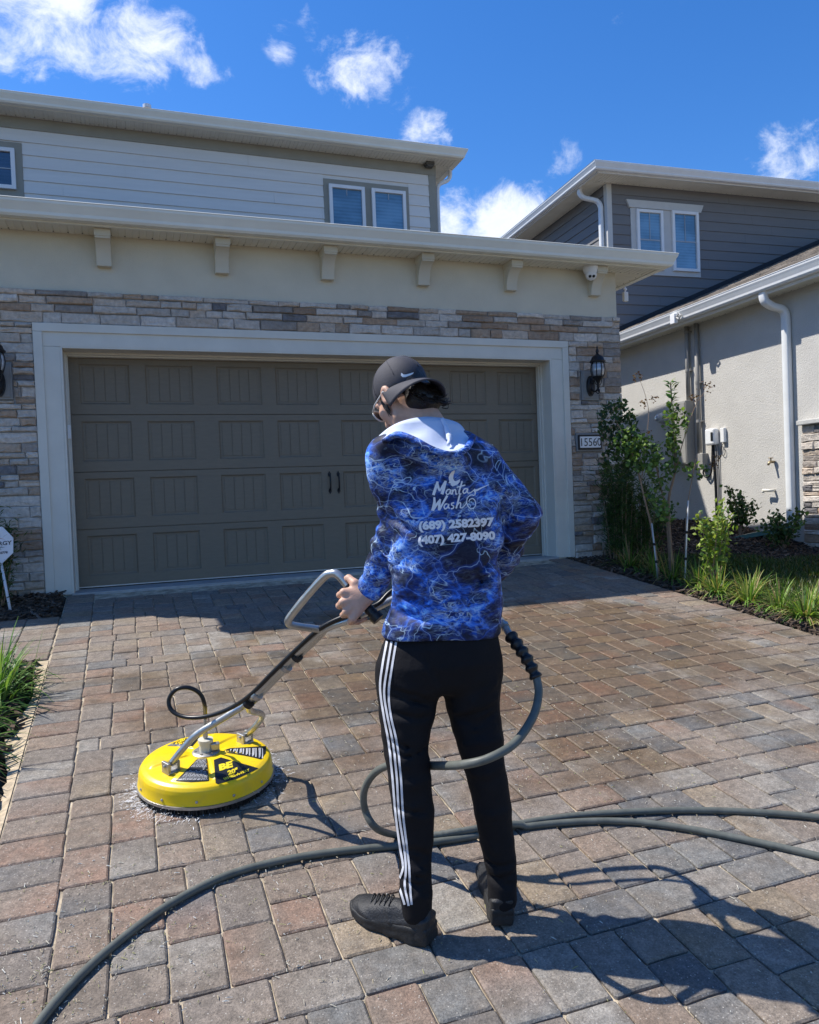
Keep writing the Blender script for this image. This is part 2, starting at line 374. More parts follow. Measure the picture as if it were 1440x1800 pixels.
def build_drive():
    base = MB()
    for a, b in ((-0.30, -4.5), (-4.5, -8.85)):
        base.add([(xj(a)-0.235, a, SLOPE*a-0.011), (XR+0.01, a, SLOPE*a-0.011), (XR+0.01, b, SLOPE*b-0.011), (xj(b)-0.235, b, SLOPE*b-0.011)], [(3, 2, 1, 0)])
    sand = mat('joint_sand', (0.43, 0.36, 0.26), 0.95, var=0.5, vs=14, bump=1, bs=200)
    drv = obj('driveway', base, sand); drv['kind'] = 'structure'
    rects = layout()
    def size(r):                                        # how large it shows
        p = np.array([(r[0]+r[1])/2, (r[2]+r[3])/2, SLOPE*(r[2]+r[3])/2]); d = p-CAMP; dz = d@CF
        u = 720+FPX*(d@CR)/max(dz, .01); v = 900-FPX*(d@CU)/max(dz, .01)
        if dz < 0.3 or not (-60 < u < 1500 and v < 1880): return -1/(abs(p[1])+1)
        return (r[1]-r[0])*(r[3]-r[2])*abs(d[2]-0.1*d[1])/dz**3
    rects.sort(key=size, reverse=True)
    rest = MB()
    for i, r in enumerate(rects):
        if i < 300:
            mb = MB(); paver(mb, *r); obj('paver', mb, PAVER, drv, attr=True)
        else: paver(rest, *r)
    obj('paver_field', rest, PAVER, drv, attr=True, kind='stuff')
    # walkway joining from the left
    wb = MB(); wb.add([(-3.2, -1.09, SLOPE*-1.09-0.011), (xj(-1.1)-U9, -1.09, SLOPE*-1.09-0.011), (xj(-2.2)-U9, -2.25, SLOPE*-2.25-0.011), (-3.2, -2.25, SLOPE*-2.25-0.011)], [(3, 2, 1, 0)])
    wk = obj('walkway', wb, sand); wk['kind'] = 'structure'
    y = -1.095
    for k in range(7):
        x = xj(y)-U9-0.004-(RNG.choice([0, .05, .1]) if 0 < k < 6 else 0)*0; x1 = x
        w0 = RNG.choice([U9, U6])
        while x1 > -3.2:
            w = RNG.choice([U9, U6]) if 0 < k < 6 else U9
            mb = MB(); paver(mb, x1-w, x1, y-0.163, y); x1 -= w
            obj('paver', mb, PAVER, wk, attr=True)
        y -= 0.165
build_drive()

# ------------------------------------------------------------------ mulch, sand edge, lawn
def chips(name, n, region, label, zoff=0.0, size=(0.018, 0.05)):
    mb = MB(); k = 0
    pal = [(0.055, 0.036, 0.024), (0.085, 0.055, 0.036), (0.035, 0.026, 0.02), (0.12, 0.085, 0.06), (0.17, 0.13, 0.10)]
    while k < n:
        x, y = region()
        z = float(hgt(x, y))-0.012+zoff+RNG.uniform(0, 0.022)
        l, w, t = RNG.uniform(*size), RNG.uniform(0.006, 0.016), RNG.uniform(0.002, 0.006)
        a = RNG.uniform(0, math.pi); e = RNG.uniform(-0.5, 0.5)
        X = np.array([math.cos(a)*math.cos(e), math.sin(a)*math.cos(e), math.sin(e)]); Y = np.array([-math.sin(a), math.cos(a), RNG.uniform(-.3, .3)]); Z = np.cross(X, Y)
        o = np.array([x, y, z]); c = RNG.choices(pal, [4, 4, 3, 2, 1])[0]; q = RNG.uniform(0.7, 1.3)
        vs = [o+X*l*sx+Y*w*sy*(1 if sx < 0 else .6)+Z*t*sz for sz in (-1, 1) for sy in (-1, 1) for sx in (-1, 1)]
        mb.add(vs, [(0, 1, 3, 2), (4, 6, 7, 5), (0, 4, 5, 1), (1, 5, 7, 3), (3, 7, 6, 2), (2, 6, 4, 0)], tuple(q*v for v in c)); k += 1
    o = obj(name, mb, MULCH, attr=True); tag(o, label, 'mulch', kind='stuff'); return o
MULCH = mat('bark_mulch', None, 0.9, var=0.25, vs=60, attr=True)
def reg_right():
    while True:
        x, y = RNG.uniform(4.99, 8.1), RNG.uniform(-3.9, 2.2)
        edge = 5.42+0.12*math.sin(y*2.1)
        near_wall = x > 7.15+0.25*math.sin(y*1.7)-0.9*sst(-0.6, 0.9, y)
        if (x < edge and y < -0.3) or near_wall or (y > -1.05 and x > 5.1 and y < -0.3) or (y > -0.5 and x > 5.85): return x, y
chips('bark_mulch', 9000, reg_right, 'dark brown bark mulch under the shrubs right of the drive')
def reg_left():
    while True:
        x, y = RNG.uniform(-1.6, 0.05), RNG.uniform(-5.2, -2.28)
        if x < xj(y)-U9-0.07+0.02*math.sin(y*7): return x, y
chips('bark_mulch', 3200, reg_left, 'bark mulch around the grassy clumps left of the drive', 0.005)
def reg_left2(): return RNG.uniform(-1.5, -0.10), RNG.uniform(-1.08, -0.36)
chips('bark_mulch', 1800, reg_left2, 'shaded bark mulch between the walkway and the stone pier', 0.0)
def sand_edge():
    mb = MB(); ys = np.linspace(-2.26, -6.9, 90); a = []; b = []
    for i, y in enumerate(ys):
        xo = xj(y)-U9-0.002; w = 0.055+0.03*math.sin(y*5)+RNG.uniform(0, 0.025)+(0.12 if y > -2.36 else 0)
        a.append((xo, y, SLOPE*y-0.006)); b.append((xo-w, y, SLOPE*y-0.022+RNG.uniform(-.004, .004)))
    n = len(a); mb.add(a+b, [(i, i+1, n+i+1, n+i) for i in range(n-1)])
    for i in range(50):
        pass
    mb.add([(-0.9, -2.252, -0.233), (xj(-2.25)-U9, -2.252, -0.233), (xj(-2.25)-U9, -2.36, -0.25), (-0.25, -2.40, -0.258), (-0.9, -2.36, -0.252)], [(4, 3, 2, 1, 0)])
    o = obj('sand_edge', mb, mat('edging_sand', (0.50, 0.40, 0.27), 0.95, var=0.3, vs=30, bump=1, bs=150)); o['kind'] = 'structure'
sand_edge()

LEAFM = {}
def leaf_mat(name, rough=0.5, trans=0.35):
    m = bpy.data.materials.new(name); m.use_nodes = True; nt = m.node_tree; N, L = nt.nodes, nt.links
    p = N['Principled BSDF']; a = N.new('ShaderNodeVertexColor'); a.layer_name = 'pc'
    L.new(a.outputs[0], p.inputs['Base Color']); p.inputs['Roughness'].default_value = rough; p.inputs['Specular IOR Level'].default_value = 0.35
    t = N.new('ShaderNodeBsdfTranslucent'); mx = N.new('ShaderNodeMixShader'); mx.inputs[0].default_value = trans
    g = N.new('ShaderNodeMixRGB'); g.blend_type = 'MULTIPLY'; g.inputs[0].default_value = 1; g.inputs[2].default_value = (1.25, 1.3, 0.6, 1); L.new(a.outputs[0], g.inputs[1])
    L.new(g.outputs[0], t.inputs['Color']); L.new(p.outputs[0], mx.inputs[1]); L.new(t.outputs[0], mx.inputs[2])
    L.new(mx.outputs[0], N['Material Output'].inputs['Surface']); return m
LEAF = leaf_mat('leaf'); GRASS = leaf_mat('grass_blade', 0.45)
def blade(mb, o, dirv, L_, w, droop, c, seg=4):
    o = np.asarray(o, float); d = np.asarray(dirv, float); d /= np.linalg.norm(d)
    side = np.cross(d, (0, 0, 1)); side /= (np.linalg.norm(side)+1e-9); p = o.copy(); vs = []
    for i in range(seg+1):
        t = i/seg; ww = w*(1-t**2.2)+0.0006
        vs += [p-side*ww, p+side*ww]; p = p+d*(L_/seg); d = d+np.array([0, 0, -droop/seg]); d /= np.linalg.norm(d)
    cols = c
    mb.add(vs, [(2*i, 2*i+1, 2*i+3, 2*i+2) for i in range(seg)], c)
def lawn():
    mb = MB(); k = 0
    while k < 34000:
        x, y = RNG.uniform(5.3, 8.3), RNG.uniform(-4.4, -0.3)
        edge = 5.42+0.12*math.sin(y*2.1)
        lim = 7.15+0.25*math.sin(y*1.7)-0.9*float(sst(-0.6, 0.9, y))
        if y < -1.3: lim = 8.3
        if x < edge or x > lim or y > -0.75-0.2*math.sin(x*3): continue
        z = float(hgt(x, y))-0.015; a = RNG.uniform(0, 6.28); s = RNG.uniform(0.2, 0.7)
        g = RNG.uniform(0.6, 1.3); c = (0.05*g, 0.095*g, 0.022*g) if RNG.random() < 0.85 else (0.16*g, 0.14*g, 0.05*g)
        blade(mb, (x, y, z), (math.cos(a)*s, math.sin(a)*s, 1), RNG.uniform(0.04, 0.085), 0.0042, 0.7, c, 2); k += 1
    o = obj('lawn', mb, GRASS, attr=True); tag(o, 'short green lawn between the drive and the grey neighbouring house', 'grass', kind='stuff')
lawn()
# ------------------------------------------------------------------ the house with the garage
STUCCO = mat('beige_stucco', (0.63, 0.580, 0.455), 0.9, var=0.05, vs=3, bump=0.7, bs=110, dirt=0.12, dirtcol=(0.50, 0.46, 0.37))
TRIM = mat('trim_paint', (0.68, 0.645, 0.555), 0.6, var=0.05, vs=4, bump=0.15, bs=90, dirt=0.15, dirtcol=(0.54, 0.52, 0.43))
GUTTER = mat('gutter_paint', (0.80, 0.79, 0.69), 0.38, var=0.04, vs=3, dirt=0.15, dirtcol=(0.52, 0.50, 0.42), spec=0.5)
SOFFIT = mat('vinyl_soffit', (0.76, 0.73, 0.62), 0.55, var=0.05, vs=4)
DOORM = mat('garage_door_paint', (0.192, 0.158, 0.112), 0.5, var=0.06, vs=5, bump=0.35, bs=40, stretch=(2.0, 1, 9.0))
TAUPE = mat('taupe_trim', (0.30, 0.285, 0.235), 0.65, var=0.05, vs=4)
SIDING = mat('pale_siding', (0.72, 0.70, 0.655), 0.7, var=0.04, vs=3, bump=0.25, bs=30, stretch=(0.4, 1, 6))
WHITE = mat('white_vinyl', (0.80, 0.80, 0.79), 0.4, var=0.03)
MUNT = mat('grey_muntin', (0.36, 0.40, 0.44), 0.4, var=.03)
BLACKM = mat('black_iron', (0.012, 0.012, 0.013), 0.42, var=0.2, vs=40, bump=0.3, bs=120)
PANE = glass('window_pane', (0.10, 0.19, 0.27)); PANED = glass('dark_pane', (0.02, 0.03, 0.06))
SHINGLE = mat('roof_shingle', (0.17, 0.145, 0.12), 0.9, var=0.35, vs=25, bump=1, bs=60)
STONEM = mat('ledge_stone', None, 0.88, var=0.22, vs=26, attr=True, bump=3.2, bs=42, dirt=0.35, dirtcol=(0.54, 0.49, 0.43), ds=6)
MORTAR = mat('mortar', (0.33, 0.31, 0.285), 0.95, var=0.2, vs=20, bump=1, bs=90)

house = empty('garage_house', (2.4, -0.3, 0), 'beige stucco and stone house with a dark double garage door', 'house')
def part(name, mb, m, parent=house, **k):
    """geometry is written in world coordinates; parents' offsets are undone through matrix_parent_inverse"""
    o = obj(name, mb, m, parent, **k); o.matrix_parent_inverse = world_of(parent).inverted(); return o
def root_of(p):
    while p.parent is not None: p = p.parent
    return p
def world_of(p):
    M = p.matrix_basis.copy()
    if p.parent is not None: M = world_of(p.parent) @ p.matrix_parent_inverse @ M
    return M
YW = -0.285
w = MB()
w.extr([(-0.85, -0.35), (-0.03, -0.35), (-0.03, 2.16), (4.887, 2.16), (4.887, -0.35), (5.76, -0.35), (5.76, 3.15), (-0.85, 3.15)], lambda p: (p[0], YW, p[1]), lambda p: (p[0], 0.35, p[1]))
w.box(5.60, 5.7595, 0.3505, 5, -0.35, 3.149).box(-0.8495, -0.70, 0.3505, 5, -0.35, 3.149)
w.box(-6.0, -0.852, 0.30, 5, -0.3, 3.15)
wall = part('wall', w, STUCCO)
w = MB(); w.box(-0.028, 4.885, 0.07, 0.12, -0.2, 2.159); part('garage_backing', w, mat('dark_interior', (0.02, 0.02, 0.02), 0.9))

# ledge stone veneer
SP = [((0.50, 0.44, 0.375), 6), ((0.54, 0.44, 0.345), 5), ((0.36, 0.25, 0.17), 3), ((0.17, 0.16, 0.16), 1.0), ((0.57, 0.51, 0.44), 6), ((0.42, 0.31, 0.22), 3), ((0.32, 0.275, 0.235), 2)]
def stone(mb, x0, x1, z0, z1, y, depth, ax=None, col=None):
    """ax maps (along, out, up) to world"""
    ax = ax or (lambda a, o, u: (a, y-o, u))
    j = lambda s: RNG.uniform(-s, s); h = z1-z0; l = x1-x0
    nx = 4 if l > 0.16 else 3
    xs = np.linspace(x0, x1, nx); rim = [(x, z0) for x in xs]+[(x1, (z0+z1)/2)]+[(x, z1) for x in xs[::-1]]+[(x0, (z0+z1)/2)]
    rim = [(a+j(0.004), b+j(min(0.006, h*.08))) for a, b in rim]; n = len(rim); ca, cb = (x0+x1)/2, (z0+z1)/2
    k = 0.010
    vs = [ax(a, 0, b) for a, b in rim]
    vs += [ax(a, depth*0.72+j(0.004), b) for a, b in rim]
    vs += [ax(a+(k if a < ca else -k), depth+j(0.006), b+(k*.8 if b < cb-.001 else -k*.8 if b > cb+.001 else 0)) for a, b in rim]
    vs += [ax(ca+j(l*.2), depth+j(0.007), cb+j(h*.15))]
    fs = [(i, (i+1)%n, n+(i+1)%n, n+i) for i in range(n)]+[(n+i, n+(i+1)%n, 2*n+(i+1)%n, 2*n+i) for i in range(n)]+[(2*n+i, 2*n+(i+1)%n, 3*n) for i in range(n)]
    c = np.array(col if col is not None else RNG.choices([c for c, _ in SP], [q for _, q in SP])[0])*RNG.uniform(0.85, 1.15)
    mb.add(vs, fs, tuple(c)); return mb
def veneer(parent, x0, x1, z0, z1, ax=None, holes=(), prot=0.0, lens=(0.10, 0.36), y=YW, fl=False):
    z = z0; n = 0
    while z < z1-0.02:
        h = RNG.choice([0.052, 0.06, 0.07, 0.08, 0.095]);
        if z1-(z+h) < 0.035: h = z1-z
        x = x0
        while x < x1-0.01:
            l = RNG.uniform(*lens)
            if x1-(x+l) < 0.07: l = x1-x
            if not any(x+l > a+.005 and x < b-.005 and z+h > c+.005 and z < d-.005 for a, b, c, d in holes):
                segs = [(x, x+l, z, z+h)]
            else:                                          # trim round the hole
                segs = []
                for a, b, c, d in holes:
                    if x+l > a+.005 and x < b-.005 and z+h > c+.005 and z < d-.005:
                        if x < a-0.03: segs.append((x, a, z, z+h))
                        if x+l > b+0.03: segs.append((b, x+l, z, z+h))
                        if z < c-0.02: segs.append((max(x, a), min(x+l, b), z, c))
                        if z+h > d+0.02: segs.append((max(x, a), min(x+l, b), d, z+h))
                        break
            for s in segs:
                mb = MB(); g = 0.0035
                stone(mb, s[0]+g, s[1]-g, s[2]+g, s[3]-g, y, prot+RNG.uniform(0.016, 0.042), ax)
                o = part('stone', mb, STONEM, parent, attr=True); n += 1
            x += l
        z += h
    return n
PLQ = (5.150, 5.498, 1.135, 1.342); LAMP = (5.245, 5.470, 1.70, 2.04)
w = MB(); w.box(-0.851, -0.241, YW-0.008, YW+0.01, -0.3, 2.64).box(5.097, 5.765, YW-0.008, YW+0.01, -0.3, 2.64).box(-0.241, 5.097, YW-0.008, YW+0.01, 2.356, 2.64)
ven = part('stone_veneer', w, MORTAR)
nst = veneer(ven, -0.851, -0.241, -0.10, 2.355, holes=[(-0.62, -0.41, 1.68, 2.00)])
nst += veneer(ven, 5.097, 5.785, -0.12, 2.355, holes=[PLQ, LAMP], lens=(0.09, 0.27))
nst += veneer(ven, -0.851, 5.785, 2.357, 2.645, lens=(0.13, 0.42))
w = MB()
CAST = mat('cast_block', (0.27, 0.265, 0.25), 0.85, var=0.12, bump=.6)
for a, b, c, d in ((5.250, 5.466, 1.705, 2.035), (-0.615, -0.415, 1.685, 1.995)):
    w = MB(); w.box(a, b, YW-0.034, YW, c, d); w.box(a+0.02, b-0.02, YW-0.042, YW-0.033, c+0.02, d-0.02)
    part('fixture_block', w, CAST, bevel=0.004)

# door casing
def casing(name, x0, x1, z0, z1, band):
    w = MB(); w.box(x0, x1, -0.300, -0.284, z0, z1)
    a, b, c, d = band; w.box(a, b, -0.3165, -0.2995, c, d); part(name, w, TRIM, bevel=0.004)
casing('door_casing', -0.2395, -0.030, -0.03, 2.154, (-0.2395, -0.165, -0.031, 2.279))
casing('door_casing', 4.887, 5.095, -0.03, 2.154, (5.021, 5.095, -0.031, 2.279))
casing('door_head_casing', -0.239, 5.0945, 2.155, 2.354, (-0.2395, 5.095, 2.280, 2.355))
w = MB()
w.box(-0.0302, -0.012, -0.2985, 0.06, -0.03, 2.156).box(4.869, 4.8872, -0.2985, 0.06, -0.03, 2.156).box(-0.012, 4.869, -0.2985, 0.06, 2.142, 2.157)
w.box(-0.013, 0.010, -0.075, -0.012, -0.02, 2.142).box(4.847, 4.870, -0.075, -0.012, -0.02, 2.142).box(0.010, 4.847, -0.075, -0.012, 2.112, 2.143)
w.box(-0.013, 0.001, -0.11, -0.076, -0.02, 2.142).box(4.856, 4.870, -0.11, -0.076, -0.02, 2.142).box(0.001, 4.856, -0.11, -0.076, 2.124, 2.143)
part('door_jamb', w, TRIM, bevel=0.003)
w = MB(); w.box(-0.03, 4.887, -0.325, 0.06, -0.16, -0.0185); part('door_sill', w, mat('sill_concrete', (0.36, 0.35, 0.33), 0.9, var=0.15, vs=12, bump=.8), bevel=0.006)

# sectional garage door
gd = part('garage_door', MB().box(0.0, 4.86, 0.0205, 0.055, -0.008, 2.122), DOORM)
PX = [0.097+1.233*p+0.575*q for p in range(4) for q in range(2)]; PWD = 0.432
for k in range(4):
    z0, z1 = 0.53*k+0.0025, 0.53*(k+1)-0.0025; a, b = z0+0.095, z1-0.060
    w = MB(); y0, y1 = 0.0, 0.020
    w.box(0.0, 4.86, y0, y1, z0, a).box(0.0, 4.86, y0, y1, b, z1)
    xs = [0.0]+[v for x in PX for v in (x, x+PWD)]+[4.86]
    for i in range(0, len(xs), 2): w.box(xs[i], xs[i+1], y0+0.0004, y1, a-0.001, b+0.001)
    part('door_section', w, DOORM, gd, bevel=0.002)
    for x in PX:
        w = MB(); g = 0.0045; n = 4; x0, x1 = x+0.030, x+PWD-0.030; c, d = a+0.028, b-0.028; pw = (x1-x0)/n
        # stamped rim sloping in, then four boards
        rim = [(x, a), (x+PWD, a), (x+PWD, b), (x, b)]; inn = [(x0, c), (x1, c), (x1, d), (x0, d)]
        mid = [(x+0.012, a+0.012), (x+PWD-0.012, a+0.012), (x+PWD-0.012, b-0.012), (x+0.012, b-0.012)]
        w.add([(p, 0.001, q) for p, q in rim]+[(p, 0.013, q) for p, q in mid]+[(p, 0.0145, q) for p, q in inn], [(i, (i+1)%4, 4+(i+1)%4, 4+i) for i in range(4)]+[(4+i, 4+(i+1)%4, 8+(i+1)%4, 8+i) for i in range(4)])
        w.box(x0-.001, x1+.001, 0.0145, 0.0195, c-.001, d+.001)
        for i in range(n):
            u0, u1 = x0+i*pw+(g/2 if i else 0), x0+(i+1)*pw-(g/2 if i < n-1 else 0)
            e = 0.0022
            w.add([(u0, 0.0145, c), (u1, 0.0145, c), (u1, 0.0145, d), (u0, 0.0145, d), (u0+e, 0.0100, c+e), (u1-e, 0.0100, c+e), (u1-e, 0.0100, d-e), (u0+e, 0.0100, d-e)], [(4, 5, 6, 7), (0, 1, 5, 4), (1, 2, 6, 5), (2, 3, 7, 6), (3, 0, 4, 7)])
        part('door_panel', w, DOORM, gd)
w = MB(); w.box(0.0, 4.86, -0.006, 0.016, -0.007, 0.0015); part('weather_seal', w, mat('aluminium_strip', (0.62, 0.62, 0.62), 0.35, metal=0.6), gd)
for hx in (2.415, 2.507):
    w = MB(); w.tube([(hx, -0.006, 0.985), (hx, -0.010, 0.965), (hx, -0.034, 0.945), (hx, -0.040, 0.89), (hx, -0.034, 0.835), (hx, -0.010, 0.815), (hx, -0.006, 0.795)], [0.004, 0.012, 0.008, 0.009, 0.008, 0.012, 0.004], 8)
    for zz, s in ((0.968, 1), (0.812, -1)):
        w.extr([(0, 0.042*s), (0.017, 0.012*s), (0.010, -0.016*s), (-0.010, -0.016*s), (-0.017, 0.012*s)][::s], lambda p, zz=zz: (hx+p[0], -0.007, zz+p[1]), lambda p, zz=zz: (hx+p[0], 0.0, zz+p[1]))
    part('spear_handle', w, BLACKM, gd, autosm=40)

# eaves
GP = [(0, 0), (0.072, 0), (0.088, 0.018), (0.092, 0.042), (0.112, 0.082), (0.125, 0.105), (0.128, 0.124), (0.134, 0.130), (0.126, 0.136), (0.112, 0.132), (0.112, 0.118), (0.0, 0.118)]
def gutter_run(name, parent, fa, fb, m=None):
    w = MB(); w.extr(GP, fa, fb); o = part(name, w, m or GUTTER, parent); return o
ZS = 3.15
gutter_run('gutter', house, lambda p: (-0.88, -0.560-p[0], ZS+0.004+p[1]), lambda p: (6.185+p[0], -0.560-p[0], ZS+0.004+p[1]))
gutter_run('gutter', house, lambda p: (6.185+p[0], -0.560-p[0], ZS+0.004+p[1]), lambda p: (6.185+p[0], 4.6, ZS+0.004+p[1]))
w = MB(); w.box(-0.88, 6.183, -0.5595, -0.532, ZS-0.008, ZS+0.13).box(6.157, 6.1845, -0.532, 4.6, ZS-0.008, ZS+0.13); part('fascia', w, GUTTER, bevel=0.002)
def soffit(parent, name, x0, x1, y0, y1, z, pitch=0.1155, along='x'):
    """vented boards that run from fascia to wall"""
    base = MB(); base.box(x0, x1, y0, y1, z+0.006, z+0.02) if along == 'x' else base.box(y0, y1, x0, x1, z+0.006, z+0.02)
    so = part(name, base, SOFFIT, parent)
    n = int((x1-x0)/pitch); pw = (x1-x0)/n; L = y1-y0
    me = None
    for i in range(n):
        a = x0+i*pw
        if me is None:
            w = MB(); q = pw; prof = [(0.0, 0.0055), (0.0035, 0.0055), (0.006, 0.0), (q*0.5-0.006, 0.0), (q*0.5-0.003, 0.0035), (q*0.5+0.003, 0.0035), (q*0.5+0.006, 0.0), (q-0.001, 0.0), (q-0.001, 0.0058), (0, 0.0058)]
            if along == 'x': w.extr(prof, lambda p: (p[0], 0.001, p[1]), lambda p: (p[0], L-0.001, p[1]))
            else: w.extr(prof, lambda p: (0.001, p[0], p[1]), lambda p: (L-0.001, p[0], p[1]))
            me = w.mesh('soffit_board'); me.materials.append(SOFFIT)
        o = bpy.data.objects.new('soffit_board', me); COL.objects.link(o); o.parent = so
        if root_of(so) is house: o.matrix_parent_inverse = world_of(so).inverted()
        o.location = (a, y0, z) if along == 'x' else (y0, a, z)
    h = MB()                                            # weep holes along the wall edge
    for i in range(n+1):
        a = x0+i*pw
        if along == 'x': h.lathe([(0.0065, 0), (0.0065, 0.004)], 8, (a, y1-0.035, z-0.0012))
        else: h.lathe([(0.0065, 0), (0.0065, 0.004)], 8, (y1-0.035 if y1 > y0 else y0, a, z-0.0012))
    part('vent_hole', h, mat('vent_dark', (0.05, 0.05, 0.045), 0.9), so, kind='stuff')
    return so
soffit(house, 'soffit', -0.85, 6.157, -0.532, YW, ZS)
soffit(house, 'soffit', YW, 4.5, 5.76, 6.157, ZS, along='y')
for bx in (0.300, 1.322, 2.333, 3.336, 4.338, 5.385):
    w = MB(); pr = [(YW, 3.149), (-0.492, 3.149), (-0.492, 3.068), (-0.470, 3.066)]
    for t in np.linspace(0, 1, 9): pr.append((-0.470+0.105*math.sin(t*math.pi/2)+0.012*t, 3.066-0.195*t**1.0*(0.35+0.65*t)))
    pr += [(-0.352, 2.866), (YW, 2.866)]
    w.extr(pr, lambda p: (bx+0.006, p[0], p[1]), lambda p: (bx+0.129, p[0], p[1]))
    w.box(bx, bx+0.135, -0.500, YW+0.001, 3.085, 3.1485)
    part('eave_bracket', w, STUCCO, bevel=0.003)
# lower roof (hip)
def slab(pts, t=0.02):
    w = MB(); n = len(pts); w.add([tuple(p) for p in pts]+[(p[0], p[1], p[2]-t) for p in pts], [tuple(range(n)), tuple(range(n, 2*n))[::-1]]+[(i, n+i, n+(i+1)%n, (i+1)%n) for i in range(n)]); return w
rs = 0.355; E0 = 3.280
P = lambda x, y, z: (x, y, z)
roof = part('roof', slab([P(-0.88, -0.635, E0), P(6.26, -0.635, E0), P(1.78, 3.88, E0+4.48*rs), P(-0.88, 3.88, E0+4.48*rs)]), SHINGLE)
part('roof_slope', slab([P(6.26, -0.635, E0), P(6.26, 8, E0), P(1.78, 8, E0+4.48*rs), P(1.78, 3.88, E0+4.48*rs)]), SHINGLE, roof)
part('roof_slope', slab([P(-6, 0.03, 3.29), P(-0.882, 0.03, 3.29), P(-0.882, 3.88, 3.29+3.85*rs), P(-6, 3.88, 3.29+3.85*rs)], 0.15), SHINGLE, roof)
w = MB(); w.box(-0.885, 6.20, -0.640, -0.635, E0-0.012, E0+0.004); part('drip_edge', w, WHITE, roof)

# upper storey
YU = 3.9
up = part('upper_wall', MB().box(-6, 5.335, YU+0.02, 9, 3.0, 6.062), SIDING)
def planks(parent, x0, x1, z0, z1, y, m, holes=(), exp=0.172, ax=None, seglen=3.66, seed=1):
    rr = random.Random(seed); z = z1; ax = ax or (lambda a, o, u: (a, y-o, u)); row = 0
    while z > z0+0.01:
        zb = max(z-exp, z0); cuts = [x0]; x = x0+rr.uniform(0.6, seglen)
        while x < x1-0.3: cuts.append(x); x += seglen
        cuts.append(x1); segs = list(zip(cuts[:-1], cuts[1:]))
        for a, b, c, d in holes:
            ns = []
            for s, e in segs:
                if z <= c+.002 or zb >= d-.002 or e <= a or s >= b: ns.append((s, e)); continue
                if s < a: ns.append((s, a))
                if e > b: ns.append((b, e))
            segs = ns
        for s, e in segs:
            if e-s < 0.02: continue
            w = MB(); pr = [(0.0, zb+.003), (0.021, zb+.003), (0.0050, z+0.006), (0.0, z+0.006)]
            w.extr(pr, lambda p: ax(s+0.0012, p[0], p[1]), lambda p: ax(e-0.0012, p[0], p[1])); part('siding_plank', w, m, parent)
        z = zb; row += 1
WH = (3.471, 4.871, 4.20, 5.668); WL = (-2.1, -0.712, 4.98, 5.71)
planks(up, -6, 5.228, 4.35, 5.902, YU+0.02, SIDING, holes=[WH, WL])
w = MB(); w.box(-6, 5.36, YU-0.002, YU+0.03, 5.903, 6.061).box(5.228, 5.355, YU-0.001, YU+0.03, 3.6, 5.9025).box(5.3352, 5.358, YU+0.03, YU+0.15, 3.6, 6.06); part('frieze_board', w, TAUPE, bevel=0.003)
def window(parent, x0, x1, z0, z1, y, pane, muntin=True, ax=None, bars=()):
    ax = ax or (lambda a, o, u: (a, y-o, u))
    def bx(w, a, b, o0, o1, c, d):
        q = [ax(p, o, u) for u in (c, d) for o in (o0, o1) for p in (a, b)]
        return w.add(q, [(0, 2, 3, 1), (4, 5, 7, 6), (0, 1, 5, 4), (2, 6, 7, 3), (0, 4, 6, 2), (1, 3, 7, 5)])
    f = 0.052; fr = MB(); bx(fr, x0, x0+f, 0, 0.045, z0, z1); bx(fr, x1-f, x1, 0, 0.045, z0, z1); bx(fr, x0+f, x1-f, 0, 0.0445, z1-f, z1); bx(fr, x0+f, x1-f, 0, 0.0445, z0, z0+f)
    wn = part('window', fr, WHITE, parent, bevel=0.003)
    g = MB(); bx(g, x0+f, x1-f, 0.002, 0.010, z0+f, z1-f); part('pane', g, pane, wn)
    b = MB()
    for (o, p, q, r) in bars: bx(b, o, p, 0.010, 0.018, q, r)
    if bars: part('muntin', b, MUNT, wn)
    return wn
for q in (WH, WL): part('window_casing', MB().box(q[0], q[1], YU-0.004, YU+0.03, q[2], q[3]), TAUPE, bevel=0.003)
for a, b in ((3.548, 4.124), (4.238, 4.806)):
    m_ = (a+b)/2; window(house, a, b, 4.32, 5.58, YU-0.004, PANE, bars=[(m_-0.006, m_+0.006, 5.43, 5.528)])
window(house, -2.0, -0.80, 5.065, 5.615, YU-0.004, PANED, bars=[(-1.95, -0.855, 5.335, 5.350), (-1.41, -1.39, 5.12, 5.56)])
ZU = 6.062
soffit(house, 'soffit', -4.0, 5.60, 3.635, YU, ZU)
soffit(house, 'soffit', YU, 8.0, 5.36, 5.60, ZU, along='y')
w = MB(); w.box(-6, 5.6, 3.607, 3.634, ZU-0.006, ZU+0.14).box(5.6, 5.626, 3.607, 8, ZU-0.006, ZU+0.14); part('fascia', w, GUTTER, bevel=0.002)
gutter_run('gutter', house, lambda p: (-6, 3.606-p[0], ZU+p[1]), lambda p: (5.627+p[0], 3.606-p[0], ZU+p[1]))
gutter_run('gutter', house, lambda p: (5.627+p[0], 3.606-p[0], ZU+p[1]), lambda p: (5.627+p[0], 8, ZU+p[1]))
part('roof_slope', slab([P(-6, 3.53, ZU+0.135), P(5.70, 3.53, ZU+0.135), P(2.7, 6.53, ZU+1.05), P(-6, 6.53, ZU+1.05)]), SHINGLE, roof)
part('roof_slope', slab([P(5.70, 3.53, ZU+0.135), P(5.70, 10, ZU+0.135), P(2.7, 10, ZU+1.05), P(2.7, 6.53, ZU+1.05)]), SHINGLE, roof)
w = MB(); w.tube([(0.95, 4.4, 6.3), (0.95, 4.4, 6.66)], 0.04, 12).tube([(0.95, 4.4, 6.64), (0.95, 4.4, 6.69)], 0.06, 12); part('vent_pipe', w, WHITE, roof)
